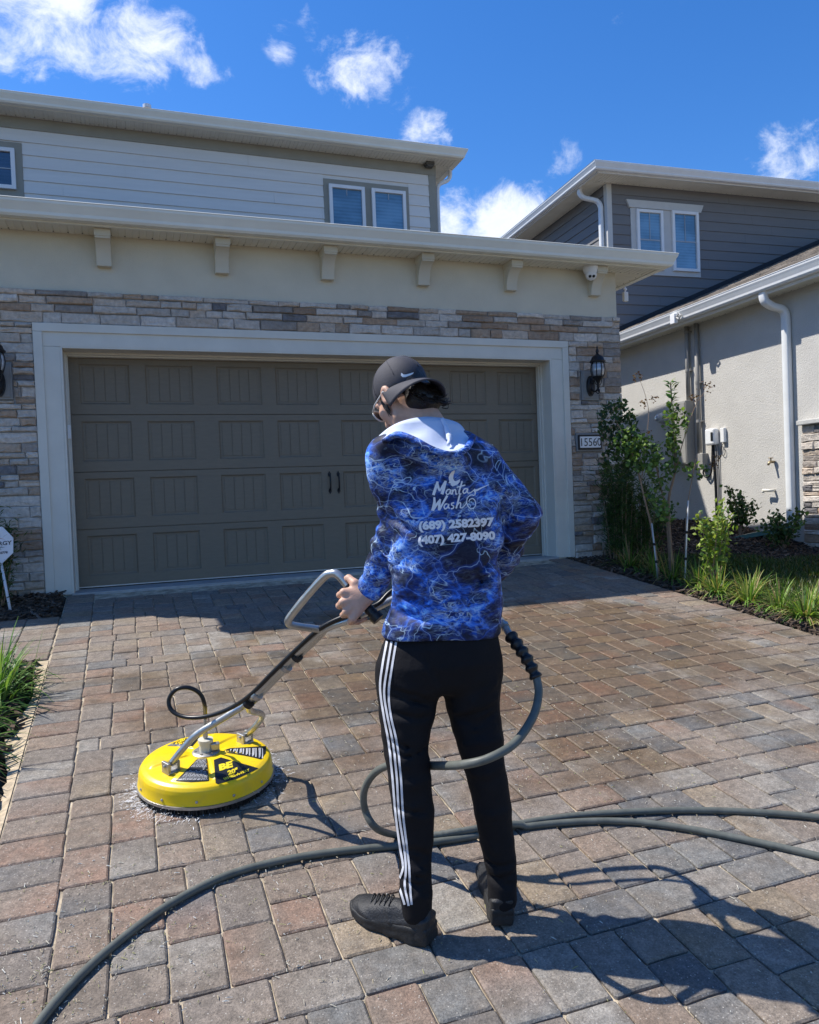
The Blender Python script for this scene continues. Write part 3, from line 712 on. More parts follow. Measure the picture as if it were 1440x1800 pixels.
def flat_tube(path, w_=0.076, d_=0.055):
    """rectangular downspout along a path; d_ across the wall, w_ along it"""
    P_ = [np.asarray(p[:3], float) for p in path]; mb = MB(); n = len(P_); vs = []
    side = np.asarray(path[0][3], float)
    for i in range(n):
        t = P_[min(i+1, n-1)]-P_[max(i-1, 0)]; t /= np.linalg.norm(t); o = np.cross(t, side); o /= np.linalg.norm(o)
        c = 0.012
        for a, b in ((-w_/2+c, -d_/2), (w_/2-c, -d_/2), (w_/2, -d_/2+c), (w_/2, d_/2-c), (w_/2-c, d_/2), (-w_/2+c, d_/2), (-w_/2, d_/2-c), (-w_/2, -d_/2+c)): vs.append(P_[i]+side*a+o*b)
    k = 8; fs = [(i*k+j, i*k+(j+1)%k, (i+1)*k+(j+1)%k, (i+1)*k+j) for i in range(n-1) for j in range(k)]+[tuple(range(k))[::-1], tuple(range((n-1)*k, n*k))]
    return mb.add(vs, fs)
pth = spline([(5.66, 4.02, 6.07), (5.66, 4.02, 5.98), (5.62, 4.02, 5.90), (5.50, 4.02, 5.84), (5.43, 4.02, 5.76), (5.42, 4.02, 5.60)], 5)+[(5.42, 4.02, 3.4)]
part('downspout', flat_tube([(*p, (0, 1, 0)) for p in pth]), WHITE, autosm=50)
w = MB(); w.box(5.15, 5.29, YU-0.14, YU-0.01, ZU-0.045, ZU-0.002).box(5.165, 5.275, YU-0.13, YU-0.02, ZU-0.07, ZU-0.044); part('soffit_light', w, mat('bronze_fixture', (0.10, 0.095, 0.085), 0.5), bevel=0.005)

# wall lanterns
LGLASS = glass('lantern_glass', (0.36, 0.39, 0.42), 0.10)
def lantern(x, z, label):
    t = empty('wall_lantern', (x, YW-0.045, z), label, 'lamp', 'wall lanterns on the stone piers')
    oval = [(0.052*math.cos(a), 0.115*math.sin(a)) for a in np.linspace(0, 2*math.pi, 25)[:-1]]
    w = MB(); w.extr(oval, lambda p: (p[0], 0, p[1]), lambda p: (p[0], -0.012, p[1])); w.extr(oval, lambda p: (p[0]*.8, -0.012, p[1]*.85), lambda p: (p[0]*.6, -0.030, p[1]*.65)); obj('backplate', w, BLACKM, t, autosm=40)
    ly = -0.155
    w = MB(); w.tube(spline([(0, -0.02, -0.02), (0, -0.06, -0.065), (0, -0.11, -0.07), (0, ly, -0.03), (0, ly, 0.05)], 6), 0.010, 8)
    w.tube(spline([(0, -0.02, 0.05), (0, -0.05, 0.02), (0, -0.075, 0.03), (0, -0.07, 0.055), (0, -0.05, 0.05)], 6), 0.006, 6)
    w.tube(spline([(0, -0.10, -0.07), (0, -0.14, -0.10), (0, -0.175, -0.085), (0, -0.165, -0.055), (0, -0.145, -0.06)], 6), 0.006, 6)
    for s in (-1, 1): w.tube(spline([(0, ly, -0.01), (0.03*s, ly, 0.0), (0.045*s, ly, 0.04), (0.05*s, ly, 0.075)], 5), 0.005, 6)
    w.lathe([(0.004, -0.085), (0.016, -0.07), (0.008, -0.05), (0.018, -0.03), (0.014, 0.0), (0.03, 0.04), (0.062, 0.068), (0.066, 0.078), (0.06, 0.084)], 16, (0, ly, 0)); obj('arm', w, BLACKM, t, autosm=45)
    g = MB(); g.lathe([(0.054, 0.084), (0.066, 0.12), (0.072, 0.16), (0.066, 0.205), (0.056, 0.232)], 16, (0, ly, 0)); obj('glass_shade', g, LGLASS, t, smooth=True)
    w = MB()
    for k in range(8):
        a = math.pi*2*k/8; w.tube([((r+.004)*math.cos(a), ly+(r+.004)*math.sin(a), zz) for r, zz in ((0.058, 0.08), (0.069, 0.12), (0.075, 0.16), (0.069, 0.205), (0.059, 0.236))], 0.0045, 6)
    obj('cage', w, BLACKM, t, smooth=True)
    w = MB(); w.lathe([(0.056, 0.232), (0.085, 0.238), (0.088, 0.248), (0.074, 0.262), (0.062, 0.292), (0.036, 0.315), (0.022, 0.322), (0.012, 0.336), (0.019, 0.356), (0.014, 0.376), (0.007, 0.385), (0.010, 0.398), (0.002, 0.42)], 16, (0, ly, 0)); obj('cap', w, BLACKM, t, autosm=50)
    return t
lantern(5.352, 1.86, 'black carriage lantern on the stone pier above the house number')
lantern(-0.515, 1.82, 'black carriage lantern on the stone pier above the yard sign')

# house number plaque
def text_mesh(s, size=1.0, offset=0.0, align='LEFT', shear=0.0, space=1.0):
    c = bpy.data.curves.new('t', 'FONT'); c.body = s; c.size = size; c.offset = offset; c.align_x = align; c.shear = shear; c.space_character = space; c.resolution_u = 3
    o = bpy.data.objects.new('t', c); COL.objects.link(o); dg = bpy.context.evaluated_depsgraph_get(); dg.update()
    me = bpy.data.meshes.new_from_object(o.evaluated_get(dg)); bpy.data.objects.remove(o); bpy.data.curves.remove(c)
    vs = [tuple(v.co) for v in me.vertices]; fs = [tuple(p.vertices) for p in me.polygons]; bpy.data.meshes.remove(me); return vs, fs
pq = empty('house_number_plaque', (5.324, YW-0.02, 1.238), 'black framed white house number tile on the right stone pier', 'house number')
yq = YW-0.02
w = MB(); w.box(-0.172, 0.172, -0.016, 0.02, -0.102, 0.102); obj('surround', w, mat('cast_surround', (0.25, 0.25, 0.24), 0.85, var=.15, bump=.6), pq, bevel=0.004)
w = MB(); w.box(-0.150, 0.150, -0.030, -0.015, -0.082, 0.082); obj('frame', w, BLACKM, pq, bevel=0.004)
w = MB(); w.box(-0.132, 0.132, -0.033, -0.0295, -0.062, 0.062); obj('tile', w, mat('white_tile', (0.78, 0.78, 0.76), 0.25, var=.03), pq)
vs, fs = text_mesh('15560', 0.125, 0.0, 'CENTER'); w = MB(); w.add([(x*0.92, -0.0342, y-0.043) for x, y, z in vs], fs); obj('digits', w, BLACKM, pq)
# eave cameras
sc = empty('security_camera', (5.345, -0.425, 3.149), 'white turret security camera under the garage eave', 'camera', 'small white cameras on the eaves')
sc.scale = (1.3, 1.3, 1.3)
w = MB(); w.lathe([(0.066, 0), (0.066, -0.018), (0.058, -0.045), (0.05, -0.055)], 24); obj('base', w, WHITE, sc, autosm=40)
w = MB(); d = np.array([-0.25, -0.75, -0.6]); d /= np.linalg.norm(d); a1 = np.cross(d, (0, 0, 1)); a1 /= np.linalg.norm(a1); a2 = np.cross(d, a1)
w.lathe([(0.001, -0.05), (0.03, -0.04), (0.046, -0.015), (0.048, 0.01), (0.042, 0.03), (0.036, 0.036)], 20, (0, 0, -0.062), (a1, a2, d)); obj('eyeball', w, WHITE, sc, smooth=True)
w = MB()
for s in (-1, 1): w.lathe([(0.012, 0.033), (0.012, 0.039)], 14, np.array([0, 0, -0.062])+a1*0.016*s, (a1, a2, d))
obj('lens', w, BLACKM, sc)
sn = empty('eave_sensor', (6.33, 0.32, 3.17), 'small white sensor hanging from the garage side gutter', 'sensor')
w = MB(); w.tube([(0, 0, 0.02), (0, 0, -0.05)], 0.010, 8).tube([(-0.02, 0, -0.01), (0.02, 0, -0.01)], 0.012, 8); obj('bracket', w, WHITE, sn, smooth=True)
w = MB(); w.box(-0.032, 0.032, -0.02, 0.02, -0.16, -0.045); obj('body', w, WHITE, sn, bevel=0.008)
kp = tag(obj('door_keypad', MB().box(-0.016, 0.014, -0.128, -0.108, 1.36, 1.485), WHITE, bevel=0.004), 'white keypad strip on the left garage door jamb', 'keypad')
# ------------------------------------------------------------------ neighbouring house
NA = rad(-3.0); N0 = Vector((8.1, -0.355, 0))
nb = empty('neighbour_house', N0, 'grey neighbouring house with dark lap siding upstairs and white downspouts', 'house', rz=NA)
NM = Matrix.Translation(N0) @ Matrix.Rotation(NA, 4, 'Z'); NMI = NM.inverted()
def nl(u, v, ax, val):
    n = NM.to_3x3() @ Vector((1, 0, 0) if ax == 'x' else (0, 1, 0)); p = NM @ Vector((val, 0, 0) if ax == 'x' else (0, val, 0))
    return NMI @ Vector(hit(u, v, p, n))
GREY = mat('grey_stucco', (0.55, 0.53, 0.49), 0.92, var=0.05, vs=3, bump=2.0, bs=60)
DSID = mat('dark_siding', (0.185, 0.180, 0.178), 0.7, var=0.05, vs=3, bump=.25, bs=30, stretch=(0.4, 1, 6))
LTRIM = mat('light_trim', (0.56, 0.55, 0.52), 0.6, var=0.04)
NGUT = mat('white_gutter', (0.74, 0.75, 0.74), 0.35, var=0.04, spec=0.5)
def npart(name, mb, m, parent=nb, **k): return obj(name, mb, m, parent, **k)
_part = part
def part(name, mb, m, parent=house, **k):                # inside the neighbour's frame geometry is local already
    r = parent
    while r.parent is not None: r = r.parent
    return obj(name, mb, m, parent, **k) if r is nb else _part(name, mb, m, parent, **k)
npart('wall', MB().box(0, 9, -6, 4.36, -0.6, 3.0), GREY)
# upper storey
UX, UY, UZ = 0.33, 4.33, 6.13
uw = npart('upper_wall', MB().box(UX+0.02, 9.5, UY+0.02, 12, 2.8, UZ), DSID)
a = nl(1108, 365, 'y', UY); b = nl(1232, 488, 'y', UY); NW = (a.x, b.x, b.z, a.z)
planks(uw, UX+0.10, 7.2, 3.1, UZ, UY+0.02, DSID, holes=[NW], exp=0.178, seed=5)
planks(uw, UY+0.10, 10.5, 3.3, UZ, 0, DSID, exp=0.178, ax=lambda a, o, u: (UX+0.02-o, a, u), seed=9)
w = MB(); w.box(UX-0.002, UX+0.10, UY-0.002, UY+0.03, 2.8, UZ-.002).box(UX-0.003, UX+0.03, UY+0.0305, UY+0.10, 2.8, UZ-.002); npart('corner_board', w, LTRIM, bevel=.003)
w = MB(); w.box(NW[0], NW[1], UY-0.008, UY+0.03, NW[2], NW[3]); w.extr([(NW[0]-0.03, NW[3]), (NW[1]+0.03, NW[3]), (NW[1]+0.09, NW[3]+0.14), (NW[0]-0.09, NW[3]+0.14)], lambda p: (p[0], UY-0.03, p[1]+.001), lambda p: (p[0], UY+0.02, p[1]+.001)); npart('window_casing', w, LTRIM, bevel=.003)
for q in ((1117, 367, 1163), (1179, 370, 1225)):
    a = nl(q[0], q[1], 'y', UY); b = nl(q[2], q[1], 'y', UY); x0, x1 = a.x, b.x; m_ = (x0+x1)/2
    zb = NW[2]+0.09; zt = a.z-0.01; zm = zb+(zt-zb)*0.5
    window(nb, x0, x1, zb, zt, UY-0.008, PANE, bars=[(m_-.006, m_+.006, zm, zt-.055), (x0+.055, x1-.055, zm-.012, zm+.012)])
OH = 0.40
w = MB(); w.box(UX-OH, 9.5, UY-OH, UY, UZ, UZ+.02).box(UX-OH, UX, UY, 12, UZ, UZ+.02); 
soffit(nb, 'soffit', UX-OH, 7.2, UY-OH, UY, UZ)
soffit(nb, 'soffit', UY, 10.5, UX-OH, UX, UZ, along='y')
w = MB(); w.box(UX-OH-.026, 9.5, UY-OH-.026, UY-OH, UZ-.02, UZ+.14).box(UX-OH-.026, UX-OH, UY-OH, 12, UZ-.02, UZ+.14); npart('fascia', w, NGUT)
gutter_run('gutter', nb, lambda p: (UX-OH-.027-p[0], UY-OH-.027-p[0], UZ+p[1]), lambda p: (9.5, UY-OH-.027-p[0], UZ+p[1]), NGUT)
gutter_run('gutter', nb, lambda p: (UX-OH-.027-p[0], 12, UZ+p[1]), lambda p: (UX-OH-.027-p[0], UY-OH-.027-p[0], UZ+p[1]), NGUT)
nroof = npart('roof', slab([(UX-OH-.1, UY-OH-.1, UZ+.12), (9.6, UY-OH-.1, UZ+.12), (9.6, 8, UZ+1.5), (UX+3.4, 8, UZ+1.5)]), SHINGLE)
npart('roof_slope', slab([(UX-OH-.1, UY-OH-.1, UZ+.12), (UX+3.4, 8, UZ+1.5), (UX+3.4, 12, UZ+1.5), (UX-OH-.1, 12, UZ+.12)]), SHINGLE, nroof)
pth = spline([(UX-0.36, UY+0.30, UZ), (UX-0.36, UY+0.30, UZ-.09), (UX-0.30, UY+0.26, UZ-.18), (UX-0.12, UY+0.16, UZ-.26), (UX-0.055, UY+0.13, UZ-.36), (UX-0.05, UY+0.13, UZ-.5)], 5)+[Vector((UX-0.05, UY+0.13, 3.2))]
npart('downspout', flat_tube([(*p, (0, 1, 0)) for p in pth], .09, .07), NGUT, autosm=50)
# lower roof, gutter, soffit along the side wall
EO = 0.27; ZL = 3.0
soffit(nb, 'soffit', -6, 4.3, -EO, 0, ZL, along='y')
w = MB(); w.box(-EO-.026, -EO, -6, 6.5, ZL-.025, ZL+.14); npart('fascia', w, NGUT, bevel=.002)
gutter_run('gutter', nb, lambda p: (-EO-.027-p[0]*.9, 6.5, ZL+.012+p[1]*1.1), lambda p: (-EO-.027-p[0]*.9, -6, ZL+.012+p[1]*1.1), NGUT)
pitch = 0.40; zr0 = ZL+0.165
zr = lambda x: zr0+pitch*(x+EO+0.05)
courses = MB(); dx = 0.145; x = -EO-0.05; k = 0
while x < 5.2:
    y = -6-RNG.uniform(0, .3)
    while y < UY-0.01:
        l = RNG.choice([0.16, 0.22, 0.3, 0.34]); y2 = min(y+l, UY-0.01); t = RNG.uniform(0.006, 0.016); g = RNG.uniform(0.6, 1.35)
        if y2-y > 0.02:
            z0, z1 = zr(x), zr(x+dx)
            courses.add([(x-.012, y, z0+t), (x-.012, y2-.004, z0+t), (x+dx, y2-.004, z1+.003), (x+dx, y, z1+.003), (x-.012, y, z0-.004), (x-.012, y2-.004, z0-.004)], [(3, 2, 1, 0), (0, 1, 5, 4), (1, 2, 5), (0, 4, 3)], (0.21*g, 0.18*g, 0.15*g))
        y = y2
    x += dx
lower = npart('lower_roof', slab([(-EO-.05, -6, zr0-.004), (5.2, -6, zr(5.2)-.004), (5.2, UY-.002, zr(5.2)-.004), (-EO-.05, UY-.002, zr0-.004)][::-1], .05), SHINGLE)
SH2 = mat('shingle_tabs', None, 0.95, var=0.35, vs=90, attr=True, bump=1, bs=250)
npart('shingle', courses, SH2, lower, attr=True, kind='stuff')
w = MB(); n_ = Vector((-pitch, 0, 1)).normalized()
w.add([(-EO-.02, UY-.012, zr(-EO-.02)+.012), (5.1, UY-.012, zr(5.1)+.012), (5.1, UY-.012, zr(5.1)+.10), (-EO-.02, UY-.012, zr(-EO-.02)+.10), (-EO-.02, UY-.13, zr(-EO-.02)+.016), (5.1, UY-.13, zr(5.1)+.016)], [(0, 1, 2, 3), (4, 5, 1, 0)]); npart('flashing', w, mat('dark_flashing', (0.025, 0.026, 0.03), 0.6), lower)
# downspout on the side wall
a = nl(1343, 524, 'x', -0.30); b = nl(1383, 600, 'x', -0.045)
pth = spline([(-0.305, a.y, ZL+.02), (-0.305, a.y, ZL-.05), (-0.285, a.y-.01, ZL-.11), (-0.20, (a.y*.6+b.y*.4), ZL-.165), (-0.10, (a.y*.2+b.y*.8), ZL-.20), (-0.055, b.y, ZL-.27), (-0.048, b.y, ZL-.42)], 6)+[Vector((-0.048, b.y, 0.30)), Vector((-0.048, b.y, 0.06))]
npart('downspout', flat_tube([(*p, (0, 1, 0)) for p in pth], .10, .075), NGUT, autosm=50)
w = MB(); e0 = Vector((-0.06, b.y+.0, 0.12)); e1 = Vector((-0.62, b.y+0.50, -0.03))
dv = (e1-e0); sd_ = Vector((dv.y, -dv.x, 0)).normalized(); w.extr([(-.06, 0), (-.045, .06), (.045, .06), (.06, 0)], lambda p: tuple(e0+sd_*p[0]+Vector((0, 0, p[1]))), lambda p: tuple(e1+sd_*p[0]*1.5+Vector((0, 0, p[1]*.8))))
npart('downspout_extension', w, mat('green_plastic', (0.05, 0.115, 0.085), 0.45, var=.1))
# stone wainscot at the near end of the side wall
sy = nl(1409, 760, 'x', -0.03).y
vb = npart('stone_wainscot', MB().box(-0.012, 0.0, -6, sy, -0.5, 1.37), MORTAR)
veneer(vb, -sy, -sy+0.75, -0.15, 1.36, ax=lambda a, o, u: (-0.008-o, -a, u), lens=(.12, .34))
far = MB(); z = -0.15
while z < 1.33:
    h = RNG.choice([.06, .075, .09]); q = -sy+.75
    while q < 4: l = RNG.uniform(.14, .36); stone(far, q+.004, q+l-.004, z+.004, min(z+h, 1.36)-.004, 0, RNG.uniform(.016, .04), lambda a, o, u: (-0.008-o, -a, u)); q += l
    z += h
npart('stone_run', far, STONEM, vb, attr=True, kind='stuff')
w = MB(); w.box(-0.085, 0.0, -6, sy+0.025, 1.372, 1.43); npart('stone_cap', w, mat('cast_cap', (0.50, 0.49, 0.46), .85, var=.12, vs=12, bump=1), bevel=.01)
# services on the side wall, each its own thing
PIPE = mat('grey_conduit', (0.30, 0.29, 0.27), .5, var=.06); BOXG = mat('grey_meter_box', (0.31, 0.30, 0.275), .5, var=.06)
def nthing(name, label, cat, y, z, x=0.0):
    o = empty(name, NM @ Vector((x, y, z)), label, cat, rz=NA); return o
def lp(u, v, x=-0.04): return nl(u, v, 'x', x)
for (u, v0, v1, lab) in ((1208, 582, 706, 'grey conduit from the eave to the tall meter panel'), (1226, 566, 796, 'grey conduit running down to the cable junction box')):
    a, b = lp(u, v0), lp(u+4, v1); yy = (a.y+b.y)/2
    t = nthing('wall_conduit', lab, 'pipe', yy, b.z); w = MB(); w.tube([(-.05, 0, 0), (-.05, 0, 3.05-b.z)], .032, 14); obj('pipe', w, PIPE, t, smooth=True)
    w = MB()
    for zz in (.45, 1.0): w.tube([(-.05, 0, zz-.02), (-.05, 0, zz+.02)], .037, 14).box(-.05, -.001, -.055, .055, zz-.012, zz+.012)
    obj('strap', w, PIPE, t)
a, b = lp(1203, 704, -.16), lp(1218, 815, -.16); c_ = lp(1170, 735, -.16)
mp_ = nthing('meter_panel', 'tall grey electric meter panel on the sunlit side wall', 'electric box', a.y, b.z)
w = MB(); w.box(-.15, 0, -.01, .34, 0, a.z-b.z); obj('cabinet', w, BOXG, mp_, bevel=.006)
w = MB(); w.box(-.158, -.15, .005, .325, .02, a.z-b.z-.02); obj('door', w, BOXG, mp_, bevel=.004)
q = lp(1157, 735, -.12); mt = nthing('utility_meter', 'round white utility meter on the shaded side wall', 'meter', q.y, q.z)
w = MB(); w.lathe([(.085, 0), (.085, .05), (.07, .085), (.068, .12), (.05, .13)], 20, (0, 0, 0), ((0, 1, 0), (0, 0, 1), (-1, 0, 0))); obj('housing', w, mat('meter_grey', (.58, .58, .56), .4), mt, autosm=40)
w = MB(); w.lathe([(.05, .13), (.045, .15), (.02, .158)], 20, (0, 0, 0), ((0, 1, 0), (0, 0, 1), (-1, 0, 0))); obj('dial', w, LGLASS, mt, smooth=True)
q = lp(1233, 812, -.08); t = nthing('cable_junction_box', 'grey junction box at the foot of the long conduit', 'electric box', q.y, q.z); w = MB(); w.box(-.10, 0, -.055, .055, -.11, .12); obj('box', w, BOXG, t, bevel=.008)
w = MB(); w.tube(spline([(-.04, 0, -.10), (-.05, .0, -.17), (-.05, -.06, -.22), (-.03, -.14, -.16), (-.02, -.16, .10), (-.02, -.17, .25)], 6), .012, 8); obj('cable', w, BLACKM, t, smooth=True)
q = lp(1247, 768, -.1); t = nthing('utility_box', 'white rounded utility box with cables below it', 'utility box', q.y, q.z); w = MB(); w.box(-.10, 0, -.085, .10, -.115, .115); obj('housing', w, WHITE, t, bevel=.025)
w = MB(); w.box(-.104, -.099, -.07, -.03, -.06, .06); obj('vent', w, BLACKM, t)
zg = 0.22
for k, (dy, r) in enumerate(((.02, .016), (-.03, .010), (-.055, .008))):
    w = MB(); w.tube(spline([(-.03, dy, -.10), (-.025, dy-.01*k, -.3), (-.02, dy-.02, -.7), (-.02, dy-.02, zg-q.z-.05)], 5), r, 8); obj('cable', w, PIPE if k else BLACKM, t, smooth=True)
q = lp(1269, 765, -.05); t = nthing('small_junction_box', 'small white box with a looped wire beside the utility box', 'utility box', q.y, q.z); w = MB(); w.box(-.05, 0, -.04, .035, -.10, .10); obj('housing', w, WHITE, t, bevel=.01)
w = MB(); w.tube(spline([(-.02, 0, -.1), (-.02, .05, -.16), (-.02, .06, -.24), (-.02, .01, -.28), (-.02, -.02, -.22), (-.02, .03, -.15)], 6), .004, 6); obj('wire', w, BLACKM, t)
q = lp(1357, 862, -.05); t = nthing('hose_bib', 'cream pipe stub low on the side wall', 'tap', q.y, q.z); w = MB(); w.tube([(0, 0, 0), (-.06, .0, 0), (-.075, .02, 0), (-.075, .12, .004)], .018, 10).tube([(-.075, .12, .004), (-.075, .12, -.03)], .016, 8); obj('pipe', w, mat('cream_pvc', (.72, .69, .6), .4), t, smooth=True)
q = lp(1356, 812, -.05); t = nthing('wall_tap', 'brass tap on the side wall above the pipe stub', 'tap', q.y, q.z)
BRASS = mat('old_brass', (.35, .27, .16), .4, metal=.8, var=.2)
w = MB(); w.tube([(0, 0, 0), (-.07, 0, 0), (-.10, 0, -.035)], [.016, .018, .015], 10).tube([(-.055, 0, 0), (-.055, 0, .045)], .008, 8); obj('spout', w, BRASS, t, smooth=True)
w = MB(); w.lathe([(.028, .045), (.03, .05), (.028, .055)], 12, (-.055, 0, 0)); obj('handwheel', w, BRASS, t)
q = nl(1187, 560, 'x', -0.40); t = nthing('gutter_sensor', 'small white device clipped to the side gutter', 'sensor', q.y, q.z, -0.42); w = MB(); w.box(-.03, .03, -.05, .05, -.075, .06); obj('body', w, WHITE, t, bevel=.006)
w = MB(); w.tube([(0, -.06, .02), (0, -.12, .05), (0, -.15, .01), (0, -.11, -.03), (0, -.06, 0)], .012, 8); obj('clip', w, LTRIM, t)
part = _part
# ------------------------------------------------------------------ signed-distance modelling
def rc(P, a, b, ra, rb):
    a = np.asarray(a, np.float32); b = np.asarray(b, np.float32); ba = b-a; pa = P-a
    t = np.clip(pa@ba/max(float(ba@ba), 1e-9), 0, 1)
    return np.linalg.norm(pa-t[:, None]*ba, axis=1)-(ra+(rb-ra)*t)
def ell(P, c, r, ax=None):
    q = P-np.asarray(c, np.float32)
    if ax is not None: q = q@np.asarray(ax, np.float32).T
    r = np.asarray(r, np.float32); k0 = np.linalg.norm(q/r, axis=1); k1 = np.linalg.norm(q/(r*r), axis=1)+1e-9
    return k0*(k0-1)/k1
def rv(s=1.0): return NR.normal(size=3)*s
def sphere(P, c, r): return np.linalg.norm(P-np.asarray(c, np.float32), axis=1)-r
def smin(a, b, k):
    h = np.clip(0.5+0.5*(b-a)/k, 0, 1); return b+(a-b)*h-k*h*(1-h)
def smax(a, b, k): return -smin(-a, -b, k)
def chain(P, pts, k=0.0):
    d = None
    for (a, ra), (b, rb) in zip(pts[:-1], pts[1:]):
        q = rc(P, a, b, ra, rb); d = q if d is None else (smin(d, q, k) if k else np.minimum(d, q))
    return d
def sdf_mesh(f, lo, hi, h, B=4):
    lo = np.asarray(lo, float); hi = np.asarray(hi, float)
    nb = np.ceil((hi-lo)/(h*B)).astype(int); n = nb*B+1
    ax = [lo[i]+np.arange(nb[i]+1)*h*B for i in range(3)]
    C = np.stack(np.meshgrid(*ax, indexing='ij'), -1).reshape(-1, 3).astype(np.float32)
    cv = f(C).reshape(nb+1)
    act = np.zeros(nb, bool); thr = h*B*1.9
    for i in (0, 1):
        for j in (0, 1):
            for k in (0, 1): act |= np.abs(cv[i:i+nb[0], j:j+nb[1], k:k+nb[2]]) < thr
    nodes = np.zeros(n, bool); A = np.repeat(np.repeat(np.repeat(act, B, 0), B, 1), B, 2)
    for i in (0, 1):
        for j in (0, 1):
            for k in (0, 1): nodes[i:n[0]-1+i, j:n[1]-1+j, k:n[2]-1+k] |= A
    V = np.repeat(np.repeat(np.repeat(cv, B, 0), B, 1), B, 2)[:n[0], :n[1], :n[2]].astype(np.float32).copy()
    idx = np.argwhere(nodes); P = (lo+idx*h).astype(np.float32); out = np.empty(len(P), np.float32)
    for s in range(0, len(P), 400000): out[s:s+400000] = f(P[s:s+400000])
    V[nodes] = out
    S = V < 0; c = S[:-1, :-1, :-1]; mixed = np.zeros(c.shape, bool)
    for i in (0, 1):
        for j in (0, 1):
            for k in (0, 1): mixed |= S[i:n[0]-1+i, j:n[1]-1+j, k:n[2]-1+k] != c
    mixed &= A
    cells = np.argwhere(mixed); cid = -np.ones(mixed.shape, int); cid[mixed] = np.arange(len(cells))
    off = np.array([(i, j, k) for i in (0, 1) for j in (0, 1) for k in (0, 1)])
    cv8 = np.stack([V[cells[:, 0]+o[0], cells[:, 1]+o[1], cells[:, 2]+o[2]] for o in off], 1)
    acc = np.zeros((len(cells), 3)); cnt = np.zeros(len(cells))
    for a in range(8):
        for b in range(a+1, 8):
            if np.abs(off[a]-off[b]).sum() != 1: continue
            va, vb = cv8[:, a], cv8[:, b]; m = (va < 0) != (vb < 0); t = np.where(m, va/(va-vb+1e-12), 0)
            acc += np.where(m[:, None], off[a]+(off[b]-off[a])*t[:, None], 0); cnt += m
    vs = lo+(cells+acc/np.maximum(cnt, 1)[:, None])*h
    faces = []
    for d in range(3):
        u, w = (d+1) % 3, (d+2) % 3
        s0 = [slice(None)]*3; s1 = [slice(None)]*3; s0[d] = slice(0, -1); s1[d] = slice(1, None)
        e = np.argwhere((S[tuple(s0)] != S[tuple(s1)]))
        ok = (e[:, u] > 0) & (e[:, w] > 0) & (e[:, u] < n[u]-1) & (e[:, w] < n[w]-1); e = e[ok]
        ins = S[tuple(s0)][e[:, 0], e[:, 1], e[:, 2]]
        q = []
        for du, dw in ((-1, -1), (0, -1), (0, 0), (-1, 0)):
            g = e.copy(); g[:, u] += du; g[:, w] += dw; q.append(cid[g[:, 0], g[:, 1], g[:, 2]])
        q = np.stack(q, 1); good = (q >= 0).all(1); q = q[good]; ins = ins[good]
        q[~ins] = q[~ins][:, ::-1]; faces.append(q)
    F = np.concatenate(faces)
    return vs, F
def sdf_obj(name, f, lo, hi, h, m, parent, smooth_it=1):
    vs, F = sdf_mesh(f, lo, hi, h)
    me = bpy.data.meshes.new(name); me.from_pydata(vs.tolist(), [], F.tolist())
    me.polygons.foreach_set('use_smooth', np.ones(len(me.polygons), bool)); me.update()
    if smooth_it:
        bm = bmesh.new(); bm.from_mesh(me)
        for _ in range(smooth_it): bmesh.ops.smooth_vert(bm, verts=bm.verts, factor=0.5, use_axis_x=True, use_axis_y=True, use_axis_z=True)
        bm.to_mesh(me); bm.free()
    o = obj(name, me, m, parent)
    o.matrix_parent_inverse = world_of(parent).inverted()
    return o
def bvh_of(o):
    me = o.data; return BVHTree.FromPolygons([v.co.copy() for v in me.vertices], [tuple(p.vertices) for p in me.polygons])
def cast(bvh, u, v):
    d = Vector(ray(u, v)).normalized(); loc, n, i, dist = bvh.ray_cast(Vector(CAMP), d)
    return (loc, n) if loc is not None else (None, None)
def refine(vs, fs, maxlen):
    bm = bmesh.new(); V = [bm.verts.new((p[0], p[1], 0)) for p in vs]
    for f in fs:
        try: bm.faces.new([V[i] for i in f])
        except ValueError: pass
    bmesh.ops.triangulate(bm, faces=bm.faces)
    for _ in range(4):
        es = [e for e in bm.edges if e.calc_length() > maxlen]
        if not es: break
        bmesh.ops.subdivide_edges(bm, edges=es, cuts=1); bmesh.ops.triangulate(bm, faces=bm.faces)
    bm.verts.index_update(); r = [tuple(v.co)[:2] for v in bm.verts], [tuple(v.index for v in f.verts) for f in bm.faces]; bm.free(); return r
def print_on(name, bvh, vs, fs, m, parent, lift=0.0015, maxlen=4.0):
    """lay a flat print, drawn in photo pixels, onto a surface"""
    vs, fs = refine(vs, fs, maxlen); out = []
    for u, v in vs:
        p, n = cast(bvh, u, v)
        if p is None: out.append(None); continue
        if n.dot(Vector(CAMP)-p) < 0: n = -n
        out.append(p+n*lift)
    fs = [f for f in fs if all(out[i] is not None for i in f)]
    fs = [f for f in fs if max((out[f[i]]-out[f[i-1]]).length for i in range(len(f))) < 0.03]
    mb = MB(); mb.add([tuple(p) if p is not None else (0, 0, 0) for p in out], fs)
    me = mb.mesh(name, True); bm = bmesh.new(); bm.from_mesh(me); bmesh.ops.delete(bm, geom=[v for v in bm.verts if not v.link_faces], context='VERTS'); bm.to_mesh(me); bm.free()
    o = obj(name, me, m, parent); o.matrix_parent_inverse = world_of(parent).inverted(); return o
